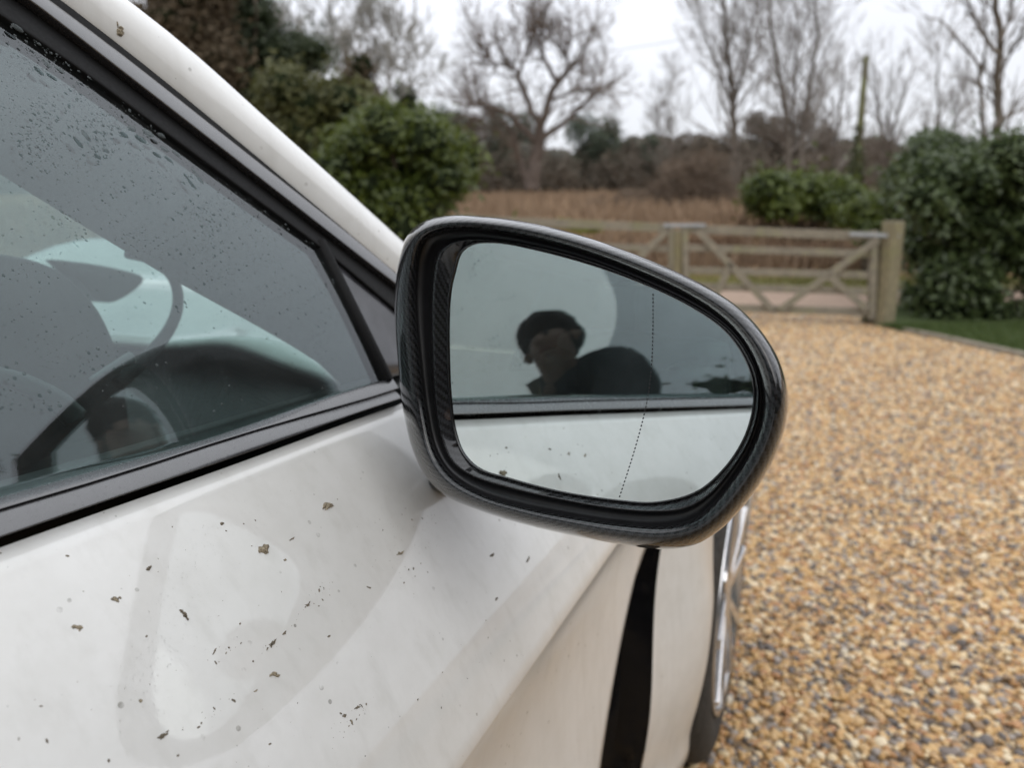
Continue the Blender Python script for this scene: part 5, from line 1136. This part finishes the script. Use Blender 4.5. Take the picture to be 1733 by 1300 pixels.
skin_obj('jacket', [(lr(hip, bel, 0.2), 0.17), (bel, 0.165), (che, (0.23, 0.18)), (lr(nek, hd0, 0.35), 0.125), (shR, 0.125), (elR, 0.078), (lr(elR, wrR, 0.9), 0.052), (shL, 0.125), (elL, 0.066), (lr(elL, wrL, 0.9), 0.045)], [(0, 1), (1, 2), (2, 3), (2, 4), (4, 5), (5, 6), (2, 7), (7, 8), (8, 9)], JACKET, person)
skin_obj('trousers', [(hip, 0.15), (lr(hip, knR, .35), 0.10), (knR, 0.072), (lr(knR, anR, .9), 0.058), (lr(hip, knL, .35), 0.10), (knL, 0.072), (lr(knL, anL, .9), 0.058)], [(0, 1), (1, 2), (2, 3), (0, 4), (4, 5), (5, 6)], TROUS, person)
for an, to in ((anR, toR), (anL, toL)): skin_obj('shoe', [((an[0], an[1] - 0.04, 0.045), 0.045), ((an[0], an[1] + 0.05, 0.055), 0.05), (to, 0.042)], [(0, 1), (1, 2)], SHOE, person)
bm = bmesh.new(); bmesh.ops.create_icosphere(bm, subdivisions=4, radius=1)
for v in bm.verts:
    k = 1 + 0.09 * noise.noise(v.co * 2.2) + 0.07 * noise.noise(v.co * 7); fr_ = max(0, v.co.y - 0.15) * max(0, min(1, (0.45 - v.co.z) * 2))
    v.co = Vector((v.co.x * 0.102 * k, (v.co.y - 0.75 * fr_) * 0.124 * k - 0.012, v.co.z * 0.122 * k + 0.0)) + Vector(tuple(np.array(hd2) - PB)) + Vector((0, -0.008, -0.005))
me = bpy.data.meshes.new('hair'); bm.to_mesh(me); bm.free(); me.materials.append(HAIR); o = bpy.data.objects.new('hair', me); col.objects.link(o); o.parent = person; me.polygons.foreach_set('use_smooth', [True] * len(me.polygons))
fc = np.array(hd1) - PB
mb = MB(); mb.tube([fc + [0, 0.085, 0.02], fc + [0, 0.112, -0.012], fc + [0, 0.10, -0.022]], [0.008, 0.013, 0.011], 8); mb.build('nose', SKIN, person, True)
for s_ in (-1, 1):
    mb = MB(); mb.tube([fc + [s_ * 0.078, 0, 0.025], fc + [s_ * 0.09, -0.01, 0.01], fc + [s_ * 0.082, -0.002, -0.02]], [0.01, 0.016, 0.008], 8); mb.build('ear', SKIN, person, True)
    mb = MB(); mb.tube([fc + [s_ * 0.032, 0.086, 0.022], fc + [s_ * 0.032, 0.094, 0.022]], [0.012, 0.006], 10); mb.build('eye', BLACKP, person, True)
mb = MB(); mb.tube([fc + [-0.025, 0.088, -0.045], fc + [0, 0.098, -0.046], fc + [0.025, 0.088, -0.045]], [0.004, 0.006, 0.004], 6); mb.build('mouth', simple('lips', (0.35, 0.16, 0.13), 0.5), person, True)
# phone held sideways just behind the lens
ph = empty('phone', (0.055, -0.010, CAM_H - 0.018)); ph.rotation_euler = (-PITCH, 0, 0); tag(ph, 'black phone held sideways in both hands, seen in the mirror reflection', 'phone')
mb = MB(); mb.box((0, -0.004, 0), (0.150, 0.008, 0.072), None, 0.003); mb.build('case', BLACKP, ph)
mb = MB(); mb.box((0, -0.0085, 0), (0.142, 0.001, 0.065)); mb.build('screen', GLOSSB, ph)
for cx, cz in ((-0.055, 0.018), (-0.055, -0.006), (-0.034, 0.006)):
    mb = MB(); mb.tube([(cx, 0.0, cz), (cx, 0.0022, cz)], 0.0075, 16); mb.build('lens_ring', DARKM, ph, True)
for s_, wr in ((1, wrR), (-1, wrL)):
    cx = 0.055 + s_ * 0.075; wrv = np.array(wr); pal = np.array([cx + s_ * 0.022, -0.045, 1.075]); skin_obj('hand', [(tuple(wrv), 0.026), (tuple(lr(wrv, pal, .6)), (0.030, 0.022)), (tuple(pal), (0.032, 0.020))], [(0, 1), (1, 2)], SKIN, person)
    for k in range(4):
        z = 1.052 + k * 0.019; L_ = [0.85, 0.97, 1.0, 0.9][k]
        f0 = pal + [0, 0, (k - 1.5) * 0.017]; f1 = np.array([cx + s_ * 0.020, -0.018, z + 0.012]); f2 = np.array([cx + s_ * 0.010 * L_, -0.002, z + 0.014]); f3 = np.array([cx - s_ * 0.012 * L_, 0.001, z + 0.012])
        skin_obj('finger', [(tuple(f0), 0.0095), (tuple(f1), 0.0085), (tuple(f2), 0.0078), (tuple(f3), 0.0066)], [(0, 1), (1, 2), (2, 3)], SKIN, person, 1)
    t0 = pal + [-s_ * 0.012, -0.008, 0.0]; skin_obj('thumb', [(tuple(t0), 0.012), ((cx - s_ * 0.004, -0.040, 1.10), 0.0105), ((cx - s_ * 0.028, -0.030, 1.115), 0.009)], [(0, 1), (1, 2)], SKIN, person, 1)
